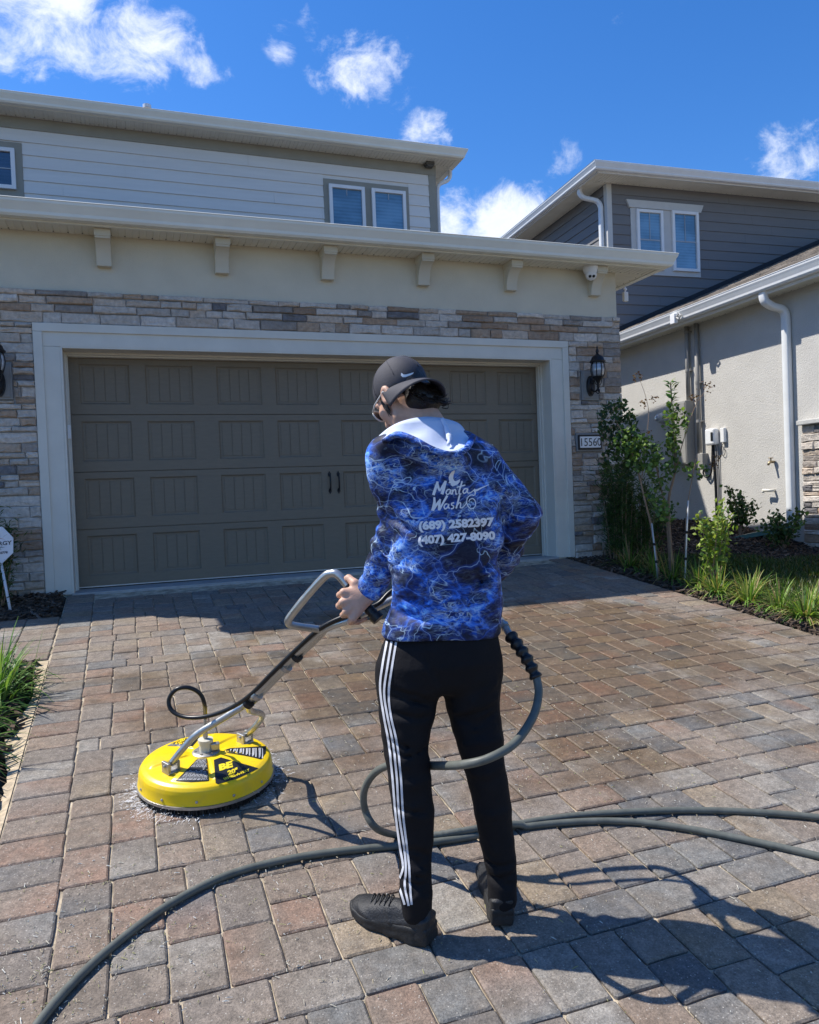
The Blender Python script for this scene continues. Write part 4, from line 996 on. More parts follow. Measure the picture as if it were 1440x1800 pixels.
def stroke(pts, wd, n=6, closed=False):
    """ribbon polygon along a 2-D path; wd width or list"""
    P_ = [np.array([*p, 0.0]) for p in pts]; S_ = spline(P_, n) if len(P_) > 2 else P_; k = len(S_)
    ws = wd if not isinstance(wd, (list, tuple)) else list(np.interp(np.linspace(0, 1, k), np.linspace(0, 1, len(wd)), wd))
    if not isinstance(ws, list): ws = [ws]*k
    vs, fs = [], []
    for i, p in enumerate(S_):
        t = S_[min(i+1, k-1)]-S_[max(i-1, 0)]; t = t/(np.linalg.norm(t)+1e-9); q = np.array([-t[1], t[0]])
        vs += [tuple(p[:2]+q*ws[i]/2), tuple(p[:2]-q*ws[i]/2)]
    fs = [(2*i, 2*i+1, 2*i+3, 2*i+2) for i in range(k-1)]; return vs, fs
def merge(parts):
    V, F = [], []
    for v, f in parts: o = len(V); V += list(v); F += [tuple(i+o for i in q) for q in f]
    return V, F
def px_text(s, p0, p1, height, bold=0.02, shear=0.0):
    """text whose baseline runs from pixel p0 to pixel p1"""
    vs, fs = text_mesh(s, 1.0, bold, 'LEFT', shear); xs = [v[0] for v in vs]; a, b = min(xs), max(xs)
    p0 = np.array(p0, float); p1 = np.array(p1, float); d = p1-p0; up = np.array([d[1], -d[0]]); up = up/np.linalg.norm(up)
    capH = 0.729
    return [tuple(p0+d*((x-a)/(b-a))+up*height*(y/capH)) for x, y, z in vs], fs

# ------------------------------------------------------------------ the person
CRH = np.array([CR[0], CR[1], 0]); CRH /= np.linalg.norm(CRH); CFH = np.array([-CRH[1], CRH[0], 0])
person = empty('person', gnd(790, 1640), 'person in blue lightning print hoodie and black track pants pushing a surface cleaner', 'person')
SKIN = mat('skin', (0.60, 0.36, 0.25), 0.5, var=0.10, vs=40, bump=0.25, bs=220, sss=0.12)
def hoodie_mat():
    m = bpy.data.materials.new('lightning_print_jersey'); m.use_nodes = True; nt = m.node_tree; N, L = nt.nodes, nt.links
    p = N['Principled BSDF']; p.inputs['Roughness'].default_value = 0.62; p.inputs['Specular IOR Level'].default_value = 0.3
    tc = N.new('ShaderNodeTexCoord'); mp = N.new('ShaderNodeMapping'); mp.inputs['Scale'].default_value = (1.0, 1.0, 1.45); L.new(tc.outputs['Object'], mp.inputs[0])
    def noise(s, det=4, r=0.6, dist=0.0, vec=None, off=(0, 0, 0)):
        a = N.new('ShaderNodeVectorMath'); a.inputs[1].default_value = off; L.new(vec or mp.outputs[0], a.inputs[0])
        n = N.new('ShaderNodeTexNoise'); n.inputs['Scale'].default_value = s; n.inputs['Detail'].default_value = det; n.inputs['Roughness'].default_value = r; n.inputs['Distortion'].default_value = dist
        L.new(a.outputs[0], n.inputs['Vector']); return n
    def mth(op, a, b=None, cl=False):
        n = N.new('ShaderNodeMath'); n.operation = op; n.use_clamp = cl
        for i, x in enumerate((a, b)):
            if x is None: continue
            if isinstance(x, (int, float)): n.inputs[i].default_value = x
            else: L.new(x, n.inputs[i])
        return n.outputs[0]
    def ridge(s, wdt, dist, off, det=3, vec=None):
        n = noise(s, det, 0.55, dist, vec, off).outputs[0]
        d = mth('ABSOLUTE', mth('SUBTRACT', n, 0.5)); return mth('SUBTRACT', 1.0, mth('DIVIDE', d, wdt), True)
    wv = noise(5, 3, 0.6, 0.0).outputs['Color']
    wm = N.new('ShaderNodeVectorMath'); wm.operation = 'MULTIPLY_ADD'; L.new(wv, wm.inputs[0]); wm.inputs[1].default_value = (0.16, 0.16, 0.16); L.new(mp.outputs[0], wm.inputs[2])
    vo = N.new('ShaderNodeTexVoronoi'); vo.feature = 'DISTANCE_TO_EDGE'; vo.inputs['Scale'].default_value = 9.5; L.new(wm.outputs[0], vo.inputs['Vector'])
    bolt = mth('SUBTRACT', 1.0, mth('DIVIDE', vo.outputs[0], 0.013), True)
    mp2 = N.new('ShaderNodeMapping'); mp2.inputs['Scale'].default_value = (1.0, 1.0, 2.5); mp2.inputs['Rotation'].default_value = (0.1, 0.25, 0.0); L.new(tc.outputs['Object'], mp2.inputs[0])
    r1 = ridge(6, 0.011, 1.1, (3, 1, 2)); r2 = ridge(11, 0.030, 1.6, (7, 4, 1), 4, mp2.outputs[0]); r3 = ridge(24, 0.075, 1.3, (1, 9, 4), 4, mp2.outputs[0])
    patch = noise(6.5, 3, 0.6, 0.4, None, (11, 2, 5)).outputs[0]
    pr = N.new('ShaderNodeMapRange'); pr.inputs[1].default_value = 0.41; pr.inputs[2].default_value = 0.62; L.new(patch, pr.inputs[0])
    fine = noise(22, 6, 0.7, 0.8, None, (2, 2, 8)).outputs[0]
    fr = N.new('ShaderNodeMapRange'); fr.inputs[1].default_value = 0.42; fr.inputs[2].default_value = 0.68; L.new(fine, fr.inputs[0])
    glow = mth('ADD', mth('MULTIPLY', pr.outputs[0], mth('ADD', mth('MULTIPLY', fr.outputs[0], 0.80), 0.12)), mth('MULTIPLY', mth('SUBTRACT', 1.0, mth('DIVIDE', vo.outputs[0], 0.09), True), 0.20))
    cr = N.new('ShaderNodeValToRGB'); e = cr.color_ramp.elements; e[0].position = 0; e[0].color = (0.003, 0.006, 0.028, 1); e[1].position = 1; e[1].color = (0.22, 0.56, 0.98, 1)
    for pos_, c in ((0.22, (0.005, 0.032, 0.20, 1)), (0.55, (0.012, 0.14, 0.68, 1))): q = e.new(pos_); q.color = c
    L.new(glow, cr.inputs[0])
    gate = mth('ADD', mth('MULTIPLY', pr.outputs[0], 0.92), 0.08)
    line = mth('MAXIMUM', mth('MULTIPLY', bolt, 0.75), mth('MAXIMUM', mth('MULTIPLY', r1, 0.9), mth('MAXIMUM', mth('MULTIPLY', r2, mth('MULTIPLY', gate, 0.72)), mth('MULTIPLY', r3, mth('MULTIPLY', gate, 0.34)))))
    mod = noise(9, 2, 0.5, 0, None, (5, 5, 5)).outputs[0]
    mm = N.new('ShaderNodeMapRange'); mm.inputs[1].default_value = 0.36; mm.inputs[2].default_value = 0.60; L.new(mod, mm.inputs[0])
    line = mth('MULTIPLY', line, mth('ADD', mth('MULTIPLY', mm.outputs[0], 0.85), 0.15))
    mx = N.new('ShaderNodeMixRGB'); L.new(line, mx.inputs[0]); L.new(cr.outputs[0], mx.inputs[1]); mx.inputs[2].default_value = (0.62, 0.82, 0.98, 1)
    L.new(mx.outputs[0], p.inputs['Base Color'])
    b = N.new('ShaderNodeBump'); b.inputs['Strength'].default_value = 0.35; b.inputs['Distance'].default_value = 0.004; L.new(noise(16, 3, 0.5, 0.6, None, (4, 0, 1)).outputs[0], b.inputs['Height']); L.new(b.outputs[0], p.inputs['Normal'])
    return m
HOOD = hoodie_mat()
PANTS = mat('black_tricot', (0.0085, 0.0078, 0.009), 0.78, var=0.15, vs=20, bump=0.5, bs=40, spec=0.2)
LINING = mat('white_lining', (0.56, 0.61, 0.73), 0.7, var=0.04, bump=.2, bs=60)
STRIPE = mat('stripe_knit', (0.58, 0.58, 0.60), 0.8, var=.1, vs=60)
PRINTW = mat('white_print', (0.80, 0.82, 0.86), 0.6, var=0.06, vs=80)
SHOE = mat('black_shoe_mesh', (0.016, 0.016, 0.017), 0.5, var=0.3, vs=60, bump=0.7, bs=160, spec=0.5)
SOLE = mat('black_rubber', (0.018, 0.018, 0.018), 0.62, var=0.3, vs=30, bump=.5, bs=100)
CAPM = mat('charcoal_cap', (0.052, 0.050, 0.058), 0.75, var=0.08, vs=30, bump=0.3, bs=250)
HAIR = mat('dark_hair', (0.014, 0.010, 0.008), 0.42, var=0.3, vs=90, bump=0.8, bs=120, stretch=(1, 1, .25), spec=.5)

PSI = 0.16
RT = CRH*math.cos(PSI)+CFH*math.sin(PSI); FT = CFH*math.cos(PSI)-CRH*math.sin(PSI)
def loft(levels, ex=2.3):
    zs, L_, D_, A_, B_ = [], [], [], [], []
    for v, uL, uR, d, b in levels:
        c = W((uL+uR)/2, v, d); zs.append(c[2]); L_.append((c-CAMP)@RT); D_.append((c-CAMP)@FT); A_.append((uR-uL)/2/FPX*d); B_.append(b)
    o = np.argsort(zs); zs, L_, D_, A_, B_ = [np.array(x)[o] for x in (zs, L_, D_, A_, B_)]
    def f(P):
        z = P[:, 2]; q = P-CAMP.astype(np.float32); l = q@RT.astype(np.float32)-np.interp(z, zs, L_); d = q@FT.astype(np.float32)-np.interp(z, zs, D_)
        a = np.interp(z, zs, A_); b = np.interp(z, zs, B_)
        k = ((np.abs(l)/a)**ex+(np.abs(d)/b)**ex)**(1/ex)
        return ((k-1)*np.minimum(a, b)*1.0).astype(np.float32)
    return f, zs
TL = [(752, 738, 812, 2.295, .052), (770, 708, 838, 2.285, .072), (788, 684, 858, 2.28, .090), (815, 672, 872, 2.275, .106), (860, 676, 878, 2.275, .116), (920, 684, 882, 2.275, .118), (985, 690, 881, 2.28, .114), (1040, 687, 881, 2.285, .117), (1090, 679, 882, 2.29, .124), (1160, 664, 884, 2.29, .130)]
torso, _ = loft(TL)
LS, LE, LW = W(684, 808, 2.245), W(703, 925, 2.31), W(651, 1038, 2.415)
RS, RE, RW = W(842, 810, 2.325), W(915, 903, 2.33), W(872, 1005, 2.46)
def wob(P, k, ph): return np.sin(P@np.asarray(k, np.float32)+ph)
def cloth(P, s=1.0):
    """drape folds: a few warped wave trains"""
    w1 = wob(P, (9, 5, 14), 0.4)+wob(P, (-7, 12, 6), 1.9)
    w2 = wob(P, (18, -11, 7), 2.2)
    return s*(0.0034*wob(P, (26, 8, 44), 1.0+0)*(0.5+0.5*w1/2)+0.0030*np.sin(P@np.array((-30, 14, 58), np.float32)+1.6*w1)*(0.5+0.5*w2)+0.0045*np.sin(P@np.array((12, 4, 20), np.float32)+1.2*w2))
def along(P, a, b):
    ba = np.asarray(b-a, np.float32); return (P-np.asarray(a, np.float32))@ba/float(ba@ba)
ZTOP = W(770, 757, 2.29)[2]
def surf(f, u, v, d0=1.95, d1=2.62):
    ds = np.linspace(d0, d1, 260); P = np.array([W(u, v, d) for d in ds], np.float32); q = f(P); i = int(np.argmax(q < 0))
    return W(u, v, ds[i]) if q[i] < 0 else None
def make_folds(f, L_):
    out = []
    for (a, b, c, r, s) in L_:                             # three pixels along the crease, radius, sign (+ ridge, - valley)
        pts = [surf(f, *p) for p in (a, b, c)]
        if any(p is None for p in pts): continue
        n_ = -CF; out.append(([p+n_*(-r*0.35 if s > 0 else r*0.45) for p in pts], r, s))
    return out
def folded(P, d, folds):
    near = np.abs(d) < 0.04
    if not near.any(): return d
    Q_ = P[near]; e = d[near]
    for pts, r, s in folds:
        g = np.minimum(rc(Q_, pts[0], pts[1], r*.35, r), rc(Q_, pts[1], pts[2], r, r*.3))
        e = smin(e, g, r*2.2) if s > 0 else smax(e, -g, r*2.4)
    d = d.copy(); d[near] = e; return d
def fan(p, q, n, bend, r, jit=10):
    out = []
    for i in range(n):
        if RNG.random() < .28: continue
        t = (i+RNG.uniform(-.4, .4))/max(1, n-1); a = (p[0][0]*(1-t)+p[1][0]*t, p[0][1]*(1-t)+p[1][1]*t); c = (q[0][0]*(1-t)+q[1][0]*t, q[0][1]*(1-t)+q[1][1]*t)
        j = lambda: RNG.uniform(-jit, jit); b = ((a[0]+c[0])/2+bend[0]+j(), (a[1]+c[1])/2+bend[1]+j())
        out.append(((a[0]+j()*.5, a[1]+j()*.5), b, (c[0]+j()*.5, c[1]+j()*.5), r*RNG.uniform(.5, 1.15), 1 if RNG.random() < .55 else -1))
    return out
HF = []
def hoodie(P): return folded(P, hoodie0(P), HF)
def hoodie0(P):
    d = torso(P)
    la = chain(P, [(LS, .071), (LE, .062), (LW, .044)], 0.02)
    t = along(P, LE, LW); la = la+0.0042*np.sin(t*26+2*wob(P, (30, 10, 20), 0))*sst(-.6, .1, t)*np.where(t > -0.7, 1, 0)
    ra = chain(P, [(RS, .068), (RE, .056), (RW, .046)], 0.02)
    t2 = along(P, RE, RW); ra = ra+0.004*np.sin(t2*24+2*wob(P, (24, -14, 22), 1))*sst(-.7, 0, t2)
    d = smax(d, P[:, 2]-ZTOP, .012)
    d = smin(d, la, 0.022); d = smin(d, ra, 0.024)
    # hood bag lying on the upper back
    hb = chain(P, [(W(684, 782, 2.20), .020), (W(716, 790, 2.172), .026), (W(760, 806, 2.155), .028), (W(797, 808, 2.162), .027), (W(830, 786, 2.22), .020)], 0.02)
    d = smin(d, hb, 0.028)
    d = d+cloth(P, 0.9)
    zc = W(780, 1131, 2.16)[2]+0.012*((P-np.float32(CAMP))@RT.astype(np.float32)-0.08)*0
    d = smax(d, zc+0.006*np.sin(P@np.array((14, 3, 0), np.float32))-P[:, 2], 0.006)
    return d.astype(np.float32)
def box_of(pts, pad):
    A = np.array(pts); return A.min(0)-pad, A.max(0)+pad
lo, hi = box_of([LS, LE, LW, RS, RE, RW, W(664, 1135, 2.16), W(884, 1135, 2.42), W(760, 745, 2.2), W(760, 745, 2.4)], 0.10)
HF += make_folds(hoodie0, fan([(700, 862), (672, 905)], [(738, 905), (732, 940)], 6, (0, 8), .008)+fan([(660, 955), (640, 1020)], [(712, 985), (676, 1058)], 8, (2, 7), .008)
    +fan([(706, 1004), (690, 1098)], [(800, 1030), (790, 1112)], 7, (0, 9), .010)+fan([(872, 930), (876, 1090)], [(806, 985), (800, 1070)], 8, (0, 8), .009)
    +fan([(872, 850), (905, 930)], [(930, 872), (938, 930)], 5, (0, 6), .007)+fan([(905, 940), (880, 985)], [(938, 925), (918, 965)], 5, (0, 5), .007)+fan([(690, 812), (712, 860)], [(735, 852), (738, 905)], 4, (4, 2), .007)+fan([(850, 812), (868, 870)], [(872, 830), (880, 880)], 3, (2, 6), .006))
hood_o = sdf_obj('hoodie', hoodie, lo, hi, 0.0062, HOOD, person)
HB = bvh_of(hood_o)

# pants
PLV = [(1090, 690, 872, 2.29, .100), (1130, 670, 879, 2.285, .116), (1160, 664, 884, 2.285, .124), (1190, 668, 880, 2.28, .108), (1215, 682, 868, 2.275, .082), (1240, 702, 846, 2.27, .055)]
pel, _ = loft(PLV, 2.2)
LV = [(1190, 716, 50, 2.265), (1222, 717, 52, 2.255), (1252, 716, 50, 2.245), (1287, 714, 43, 2.235), (1321, 713.5, 38.5, 2.225), (1373, 721, 38, 2.215), (1424, 727.5, 35.5, 2.21), (1476, 730, 31, 2.205), (1528, 730, 28, 2.195), (1570, 731, 28.5, 2.19), (1600, 733, 27, 2.19)]
RV = [(1190, 830, 50, 2.30), (1215, 831, 49, 2.295), (1235, 831, 47, 2.29), (1270, 836.5, 43.5, 2.285), (1304, 844.5, 40.5, 2.275), (1338, 850, 36, 2.27), (1373, 857.5, 34.5, 2.27), (1424, 866.5, 33.5, 2.27), (1476, 874.5, 29.5, 2.275), (1511, 879, 27, 2.275), (1545, 882, 26, 2.275), (1578, 883, 26, 2.275)]
LCH = [(W(u, v, d), r*d/FPX) for v, u, r, d in LV]; RCH = [(W(u, v, d), r*d/FPX) for v, u, r, d in RV]
LH, LK, LC, LA = LCH[0][0], LCH[4][0], LCH[6][0], LCH[-1][0]; RH, RK, RCF, RA = RCH[0][0], RCH[5][0], RCH[7][0], RCH[-1][0]
PF = []
def pants(P): return folded(P, pants0(P), PF)
def pants0(P):
    d = pel(P); zt = W(780, 1212, 2.28)[2]
    d = smax(d, zt-P[:, 2], 0.03); d = smax(d, P[:, 2]-W(780, 1108, 2.28)[2], .01)
    for s, (ch, A) in enumerate(((LCH, LA), (RCH, RA))):
        l = chain(P, ch, 0.006)
        l = smax(l, (A[2]-0.030)-P[:, 2], 0.008)
        d = smin(d, l, 0.034)
    return (d+0.0012*wob(P, (18, 9, 31), 0.3)+0.0010*wob(P, (-40, 22, 13), 0.8)).astype(np.float32)
PF += make_folds(pants0, fan([(676, 1296), (690, 1362)], [(748, 1310), (752, 1366)], 7, (0, 7), .0075)+fan([(812, 1280), (830, 1362)], [(876, 1268), (884, 1345)], 8, (0, 8), .0075)
    +fan([(706, 1492), (706, 1575)], [(752, 1504), (752, 1582)], 8, (0, 6), .0065)+fan([(852, 1478), (862, 1555)], [(900, 1486), (903, 1556)], 8, (0, 6), .0065)
    +fan([(690, 1195), (686, 1262)], [(764, 1222), (756, 1274)], 5, (0, 7), .008)+fan([(796, 1226), (802, 1270)], [(872, 1190), (870, 1250)], 5, (0, 8), .008)
    +fan([(778, 1150), (742, 1152)], [(779, 1210), (764, 1206)], 3, (-2, 0), .006)+fan([(694, 1390), (700, 1462)], [(745, 1402), (752, 1470)], 4, (0, 8), .006)+fan([(834, 1392), (846, 1455)], [(882, 1398), (893, 1462)], 4, (0, 8), .006))
lo, hi = box_of([LA, RA, LH, RH, W(663, 1100, 2.28), W(886, 1100, 2.28)], 0.13)
pants_o = sdf_obj('track_pants', pants, lo, hi, 0.0058, PANTS, person)
PB = bvh_of(pants_o)
for pts in ([(681, 1127), (673, 1170), (669, 1210), (676, 1262), (683, 1300), (690, 1360), (696, 1430), (704, 1490), (709, 1525), (702, 1552), (712, 1590)],
            [(689, 1128), (682, 1170), (676, 1215), (681, 1255), (691, 1305), (698, 1365), (702, 1430), (711, 1490), (714, 1530), (712, 1556), (719, 1592)],
            [(697, 1129), (690, 1170), (684, 1215), (687, 1255), (698, 1305), (705, 1365), (709, 1430), (716, 1490), (720, 1530), (721, 1556), (724, 1590)]):
    v, f = stroke(pts, 3.7, 8); print_on('side_stripe', PB, v, f, STRIPE, person, 0.0016, 6)

# head frame
yw, pd = rad(43), rad(34)
fh = -math.sin(yw)*CRH+math.cos(yw)*CFH; Z3 = np.array([0, 0, 1.0])
HY = math.cos(pd)*fh-math.sin(pd)*Z3; HZ = math.cos(pd)*Z3+math.sin(pd)*fh; HX = np.cross(HY, HZ)
HO = W(706, 694, 2.345); HA = np.stack([HX, HY, HZ]).astype(np.float32)
HSC = 0.925
def hl(x, y, z): return HO+(HX*x+HY*y+HZ*z)*HSC
NB0 = W(770, 782, 2.285)
def finger(P, pts, r): return chain(P, [(p, q) for p, q in zip(pts, r)], 0.004)
def hand_l(P):
    wr = W(651, 1040, 2.415); M_ = [W(604, 1041, 2.398), W(602, 1059, 2.390), W(609, 1075, 2.386), W(620, 1088, 2.384)]
    d = rc(P, LE, wr, .036, .026)
    for k, m_ in enumerate(M_): d = smin(d, rc(P, wr*.75+m_*.25, m_, .022, .0128), 0.016)
    pip = [W(597, 1046, 2.438), W(596, 1065, 2.430), W(603, 1081, 2.424), W(615, 1094, 2.416)]
    tip = [W(612, 1050, 2.462), W(612, 1067, 2.455), W(619, 1082, 2.448), W(630, 1094, 2.438)]
    end = [W(628, 1046, 2.455), W(628, 1063, 2.450), W(634, 1077, 2.444), W(643, 1088, 2.436)]
    for k in range(4):
        s = (1, 1.03, .97, .86)[k]; f = finger(P, [M_[k], pip[k], tip[k], end[k]], [.0122*s, .0108*s, .0095*s, .0082*s]); d = smin(d, f, 0.005)
    th = finger(P, [wr*.6+M_[0]*.4, W(624, 1026, 2.412), W(613, 1016, 2.432), W(607, 1018, 2.452)], [.019, .0155, .0118, .0095])
    d = smin(d, th, 0.010)
    for a, b in zip(M_[:-1], M_[1:]): d = smax(d, -rc(P, (a+b)/2+CU*0-ray(610, 1060)*0.0105, (a*.6+b*.4)*.7+wr*.3-ray(610, 1060)*0.024, .0035, .004), 0.006)
    return d
GR0 = W(858, 1052, 2.50)
def hand_r(P):
    wr = W(868, 1018, 2.475); d = rc(P, RE, wr, .036, .026)
    M_ = [W(846, 1040, 2.47), W(844, 1056, 2.465), W(848, 1071, 2.463), W(856, 1084, 2.462)]
    for m_ in M_: d = smin(d, rc(P, wr*.75+m_*.25, m_, .022, .0128), .016)
    for k, m_ in enumerate(M_):
        s = (1, 1.03, .97, .86)[k]; p1 = m_+CF*.04-CR*.008; p2 = p1+CF*.018+CR*.026; p3 = p2-CF*.006+CR*.026
        d = smin(d, finger(P, [m_, p1, p2, p3], [.0122*s, .0108*s, .0095*s, .0082*s]), .005)
    d = smin(d, finger(P, [wr*.6+M_[0]*.4, W(862, 1030, 2.50), W(858, 1036, 2.52), W(852, 1040, 2.54)], [.019, .0155, .0118, .0095]), .01)
    return d
def headf(P):
    q = (P-np.float32(HO))@HA.T/np.float32(HSC)
    d = ell(q, (0, -.010, .022), (.074, .094, .092)); d = smin(d, ell(q, (0, .028, -.055), (.057, .062, .072)), .03)
    d = smin(d, sphere(q, (0, .060, -.108), .024), .03)
    for s in (-1, 1):
        d = smin(d, sphere(q, (.040*s, .060, -.030), .026), .02); d = smin(d, rc(q, (.052*s, .012, -.085), (.022*s, .055, -.108), .018, .016), .02)
        d = smin(d, rc(q, (.012*s, .090, .014), (.045*s, .076, .012), .010, .010), .012)
        d = smax(d, -ell(q, (.031*s, .094, -.010), (.017, .012, .011)), .008)
        e = ell(q, (.080*s, -.006, -.012), (.0115, .024, .034), [(1, 0, 0), (0, .97, .24), (0, -.24, .97)]); e = smax(e, -ell(q, (.091*s, -.002, -.010), (.0085, .014, .022)), .005); d = smin(d, e, .008)
    d = smin(d, rc(q, (0, .092, .005), (0, .112, -.040), .009, .013), .010)
    d = smin(d, ell(q, (0, .088, -.070), (.024, .012, .006)), .006); d = smin(d, ell(q, (0, .086, -.083), (.020, .012, .007)), .006)
    return (HSC*(d)).astype(np.float32)
ZT1, ZT0, ZP0 = W(770, 775, 2.29)[2], W(770, 1120, 2.29)[2], W(770, 1180, 2.29)[2]
def body(P):
    d = headf(P)
    d = smin(d, rc(P, hl(0, -.025, -.055), NB0, .054, .060), .03)
    d = smin(d, smax(torso(P)+.022, np.maximum(P[:, 2]-ZT1, ZT0-P[:, 2]), .02), .03)
    d = smin(d, chain(P, [(LS, .048), (LE, .040)], 0), .03); d = smin(d, chain(P, [(RS, .048), (RE, .040)], 0), .03)
    d = smin(d, smin(hand_l(P), hand_r(P), .002), .012)
    d = smin(d, smax(pel(P)+.03, np.maximum(P[:, 2]-ZT0-.06, ZP0-P[:, 2]), .02), .02)
    for H, K, Cf, A in ((LH, LK, LC, LA), (RH, RK, RCF, RA)):
        d = smin(d, chain(P, [(H, .060), (K, .042), (Cf, .034), (A, .020), (A-Z3*.03, .022)], .01), .03)
    return d.astype(np.float32)
lo, hi = box_of([LA-Z3*.06, RA-Z3*.06, HO+Z3*.03, LW, RW, LE, RE, W(597, 1060, 2.46), W(700, 700, 2.46), W(856, 1060, 2.56)], 0.11)
body_o = sdf_obj('body', body, lo, hi, 0.0048, SKIN, person)

# hood lining and rim
inner = [(668, 766, 2.225), (686, 752, 2.205), (712, 740, 2.19), (745, 734, 2.20), (780, 737, 2.225), (806, 746, 2.26), (820, 764, 2.30)]
outer = [(676, 776, 2.165), (698, 764, 2.125), (726, 772, 2.095), (760, 790, 2.072), (793, 799, 2.075), (818, 790, 2.115), (832, 768, 2.20)]
I_ = spline([W(*p) for p in inner], 6); O_ = spline([W(*p) for p in outer], 6)
def lining():
    mb = MB(); n = len(I_); k = 10; vs = []
    for i in range(n):
        t = i/(n-1)
        for j in range(k):
            s = j/(k-1); p = I_[i]*(1-s)+O_[i]*s
            sag = 0.016*math.sin(math.pi*s)*math.sin(math.pi*min(1, max(0, t)))**0.7+0.006*math.sin(t*17+s*5)*math.sin(math.pi*s)
            vs.append(p-Z3*sag+CF*(0.012*math.sin(math.pi*s)))
    mb.add(vs, [(i*k+j, (i+1)*k+j, (i+1)*k+j+1, i*k+j+1) for i in range(n-1) for j in range(k-1)])
    o = obj('hood_lining', mb, LINING, person, smooth=True); o.matrix_parent_inverse = world_of(person).inverted()
    so = o.modifiers.new('s', 'SOLIDIFY'); so.thickness = 0.004
    # standing fold across the lining
    w = MB(); w.tube(spline([W(777, 737, 2.215), W(785, 752, 2.19), W(790, 770, 2.15), W(788, 782, 2.115)], 6), [.007]*6+[.009]*7+[.005]*6, 8)
    f = obj('lining_fold', w, LINING, hood_o, smooth=True); f.matrix_parent_inverse = world_of(hood_o).inverted()
    w = MB(); w.tube(O_, 0.0095, 10); r = obj('hood_rim', w, HOOD, person, smooth=True); r.matrix_parent_inverse = world_of(person).inverted()
lining()

# cap
def capf(P):
    q = (P-np.float32(HO))@HA.T/np.float32(HSC); z = q[:, 2]
    d = ell(q, (0, -.010, .026), (.0835, .1045, .1010)); d = d+0.0012*np.cos(6*np.arctan2(q[:, 0], q[:, 1]))*0.6
    return (HSC*(smax(d, (0.0+0.30*q[:, 1])-z, .004).astype(np.float32))).astype(np.float32)
cap_o = sdf_obj('cap', capf, HO-.16, HO+.16, 0.005, CAPM, person)
def brim():
    mb = MB(); n = 29; k = 9; vs = []; a0 = rad(-27); f0 = np.array([math.sin(a0), -math.cos(a0)]); l0 = np.array([math.cos(a0), math.sin(a0)])
    for i in range(n):
        b = rad(-70+140*i/(n-1)); a = a0+b; ex = max(0.0, math.cos(b*1.18))**0.55
        p0 = np.array([.0830*math.sin(a), -.010-.1040*math.cos(a)]); lat = float(p0@l0)
        zi = -0.004+0.30*p0[1]
        for j in range(k):
            s = j/(k-1); p = p0+f0*0.070*ex*s+l0*lat*0.10*s; la = float(p@l0)
            z = zi-0.040*s-0.012*s*s-2.2*la*la*s+0.006*(1-s)
            vs.append(hl(p[0], p[1], z))
    mb.add(vs, [(i*k+j, (i+1)*k+j, (i+1)*k+j+1, i*k+j+1) for i in range(n-1) for j in range(k-1)])
    o = obj('brim', mb, CAPM, cap_o, smooth=True); o.matrix_parent_inverse = world_of(cap_o).inverted()
    so = o.modifiers.new('s', 'SOLIDIFY'); so.thickness = 0.0045; so.offset = 0
brim()
w = MB(); w.lathe([(.008, 0), (.007, .004), (.002, .006)], 10, hl(0, -.010, .126), (HX, HY, HZ)); b_ = obj('button', w, CAPM, cap_o); b_.matrix_parent_inverse = world_of(cap_o).inverted()
CB = bvh_of(cap_o)
for k in range(6):
    ph = rad(30+60*k-27); w = MB(); pth = []
    for e in np.linspace(rad(86), rad(-2), 16): pth.append(hl(.0838*math.cos(e)*math.sin(ph), -.010-.1048*math.cos(e)*math.cos(ph), .026+.1013*math.sin(e)))
    w.tube(pth, .0011, 5); o = obj('cap_seam', w, CAPM, cap_o, smooth=True); o.matrix_parent_inverse = world_of(cap_o).inverted()
sw = [(705.5, 655.5), (705, 660), (708, 663.2), (713, 663.2), (721, 660), (730.5, 655.2), (730, 654), (721, 656.6), (714, 658.4), (709.5, 658.6), (707.6, 656.8)]
print_on('cap_emblem', CB, sw, [tuple(range(len(sw)))], mat('white_thread', (.8, .8, .8), .6), cap_o, .0015, 2.5)
# hair under the cap
def hairf(P):
    q = (P-np.float32(HO))@HA.T/np.float32(HSC)
    d = ell(q, (0, -.014, .010), (.0785, .0985, .092)); d = smax(d, -.118-q[:, 2], .012); d = smax(d, q[:, 2]-.03, .01); d = smax(d, q[:, 1]-.012, .01)
    d = smin(d, ell(q, (.010, -.056, -.074), (.066, .056, .054)), .02)
    # leave the ear free
    for s in (-1, 1): d = smax(d, -ell(q, (.088*s, .002, -.018), (.022, .026, .036)), .006)
    d = smin(d, rc(q, (.030, -.080, -.055), (.050, -.096, -.098), .026, .012), .02); d = smin(d, rc(q, (-.02, -.088, -.055), (-.01, -.100, -.098), .026, .012), .02)
    d = d+.0010*np.sin(q@np.array((160, 40, 12), np.float32)+2*np.sin(q@np.array((30, 20, 60), np.float32)))
    return (HSC*(d.astype(np.float32))).astype(np.float32)
hair_o = sdf_obj('hair', hairf, HO-.17, HO+.15, 0.0045, HAIR, person)
w = MB()
for i in range(150):
    x = RNG.uniform(-.062, .070); y0 = -.014-.0985*math.sqrt(max(.02, 1-(x/.085)**2))*.93; z0 = RNG.uniform(-.118, -.050)
    out = RNG.uniform(.008, .022)*(1.4 if x > .02 else .7); sx = RNG.uniform(-.01, .02)+(.018 if x > .02 else 0)
    p = [hl(x, y0, z0), hl(x+sx*.5, y0-out*.6, z0-.014), hl(x+sx, y0-out, z0-.018+RNG.uniform(0, .02)*(x > .02))]
    w.tube(spline(p, 3), [.0016]*4+[.0012, .0008, .0004], 4, False)
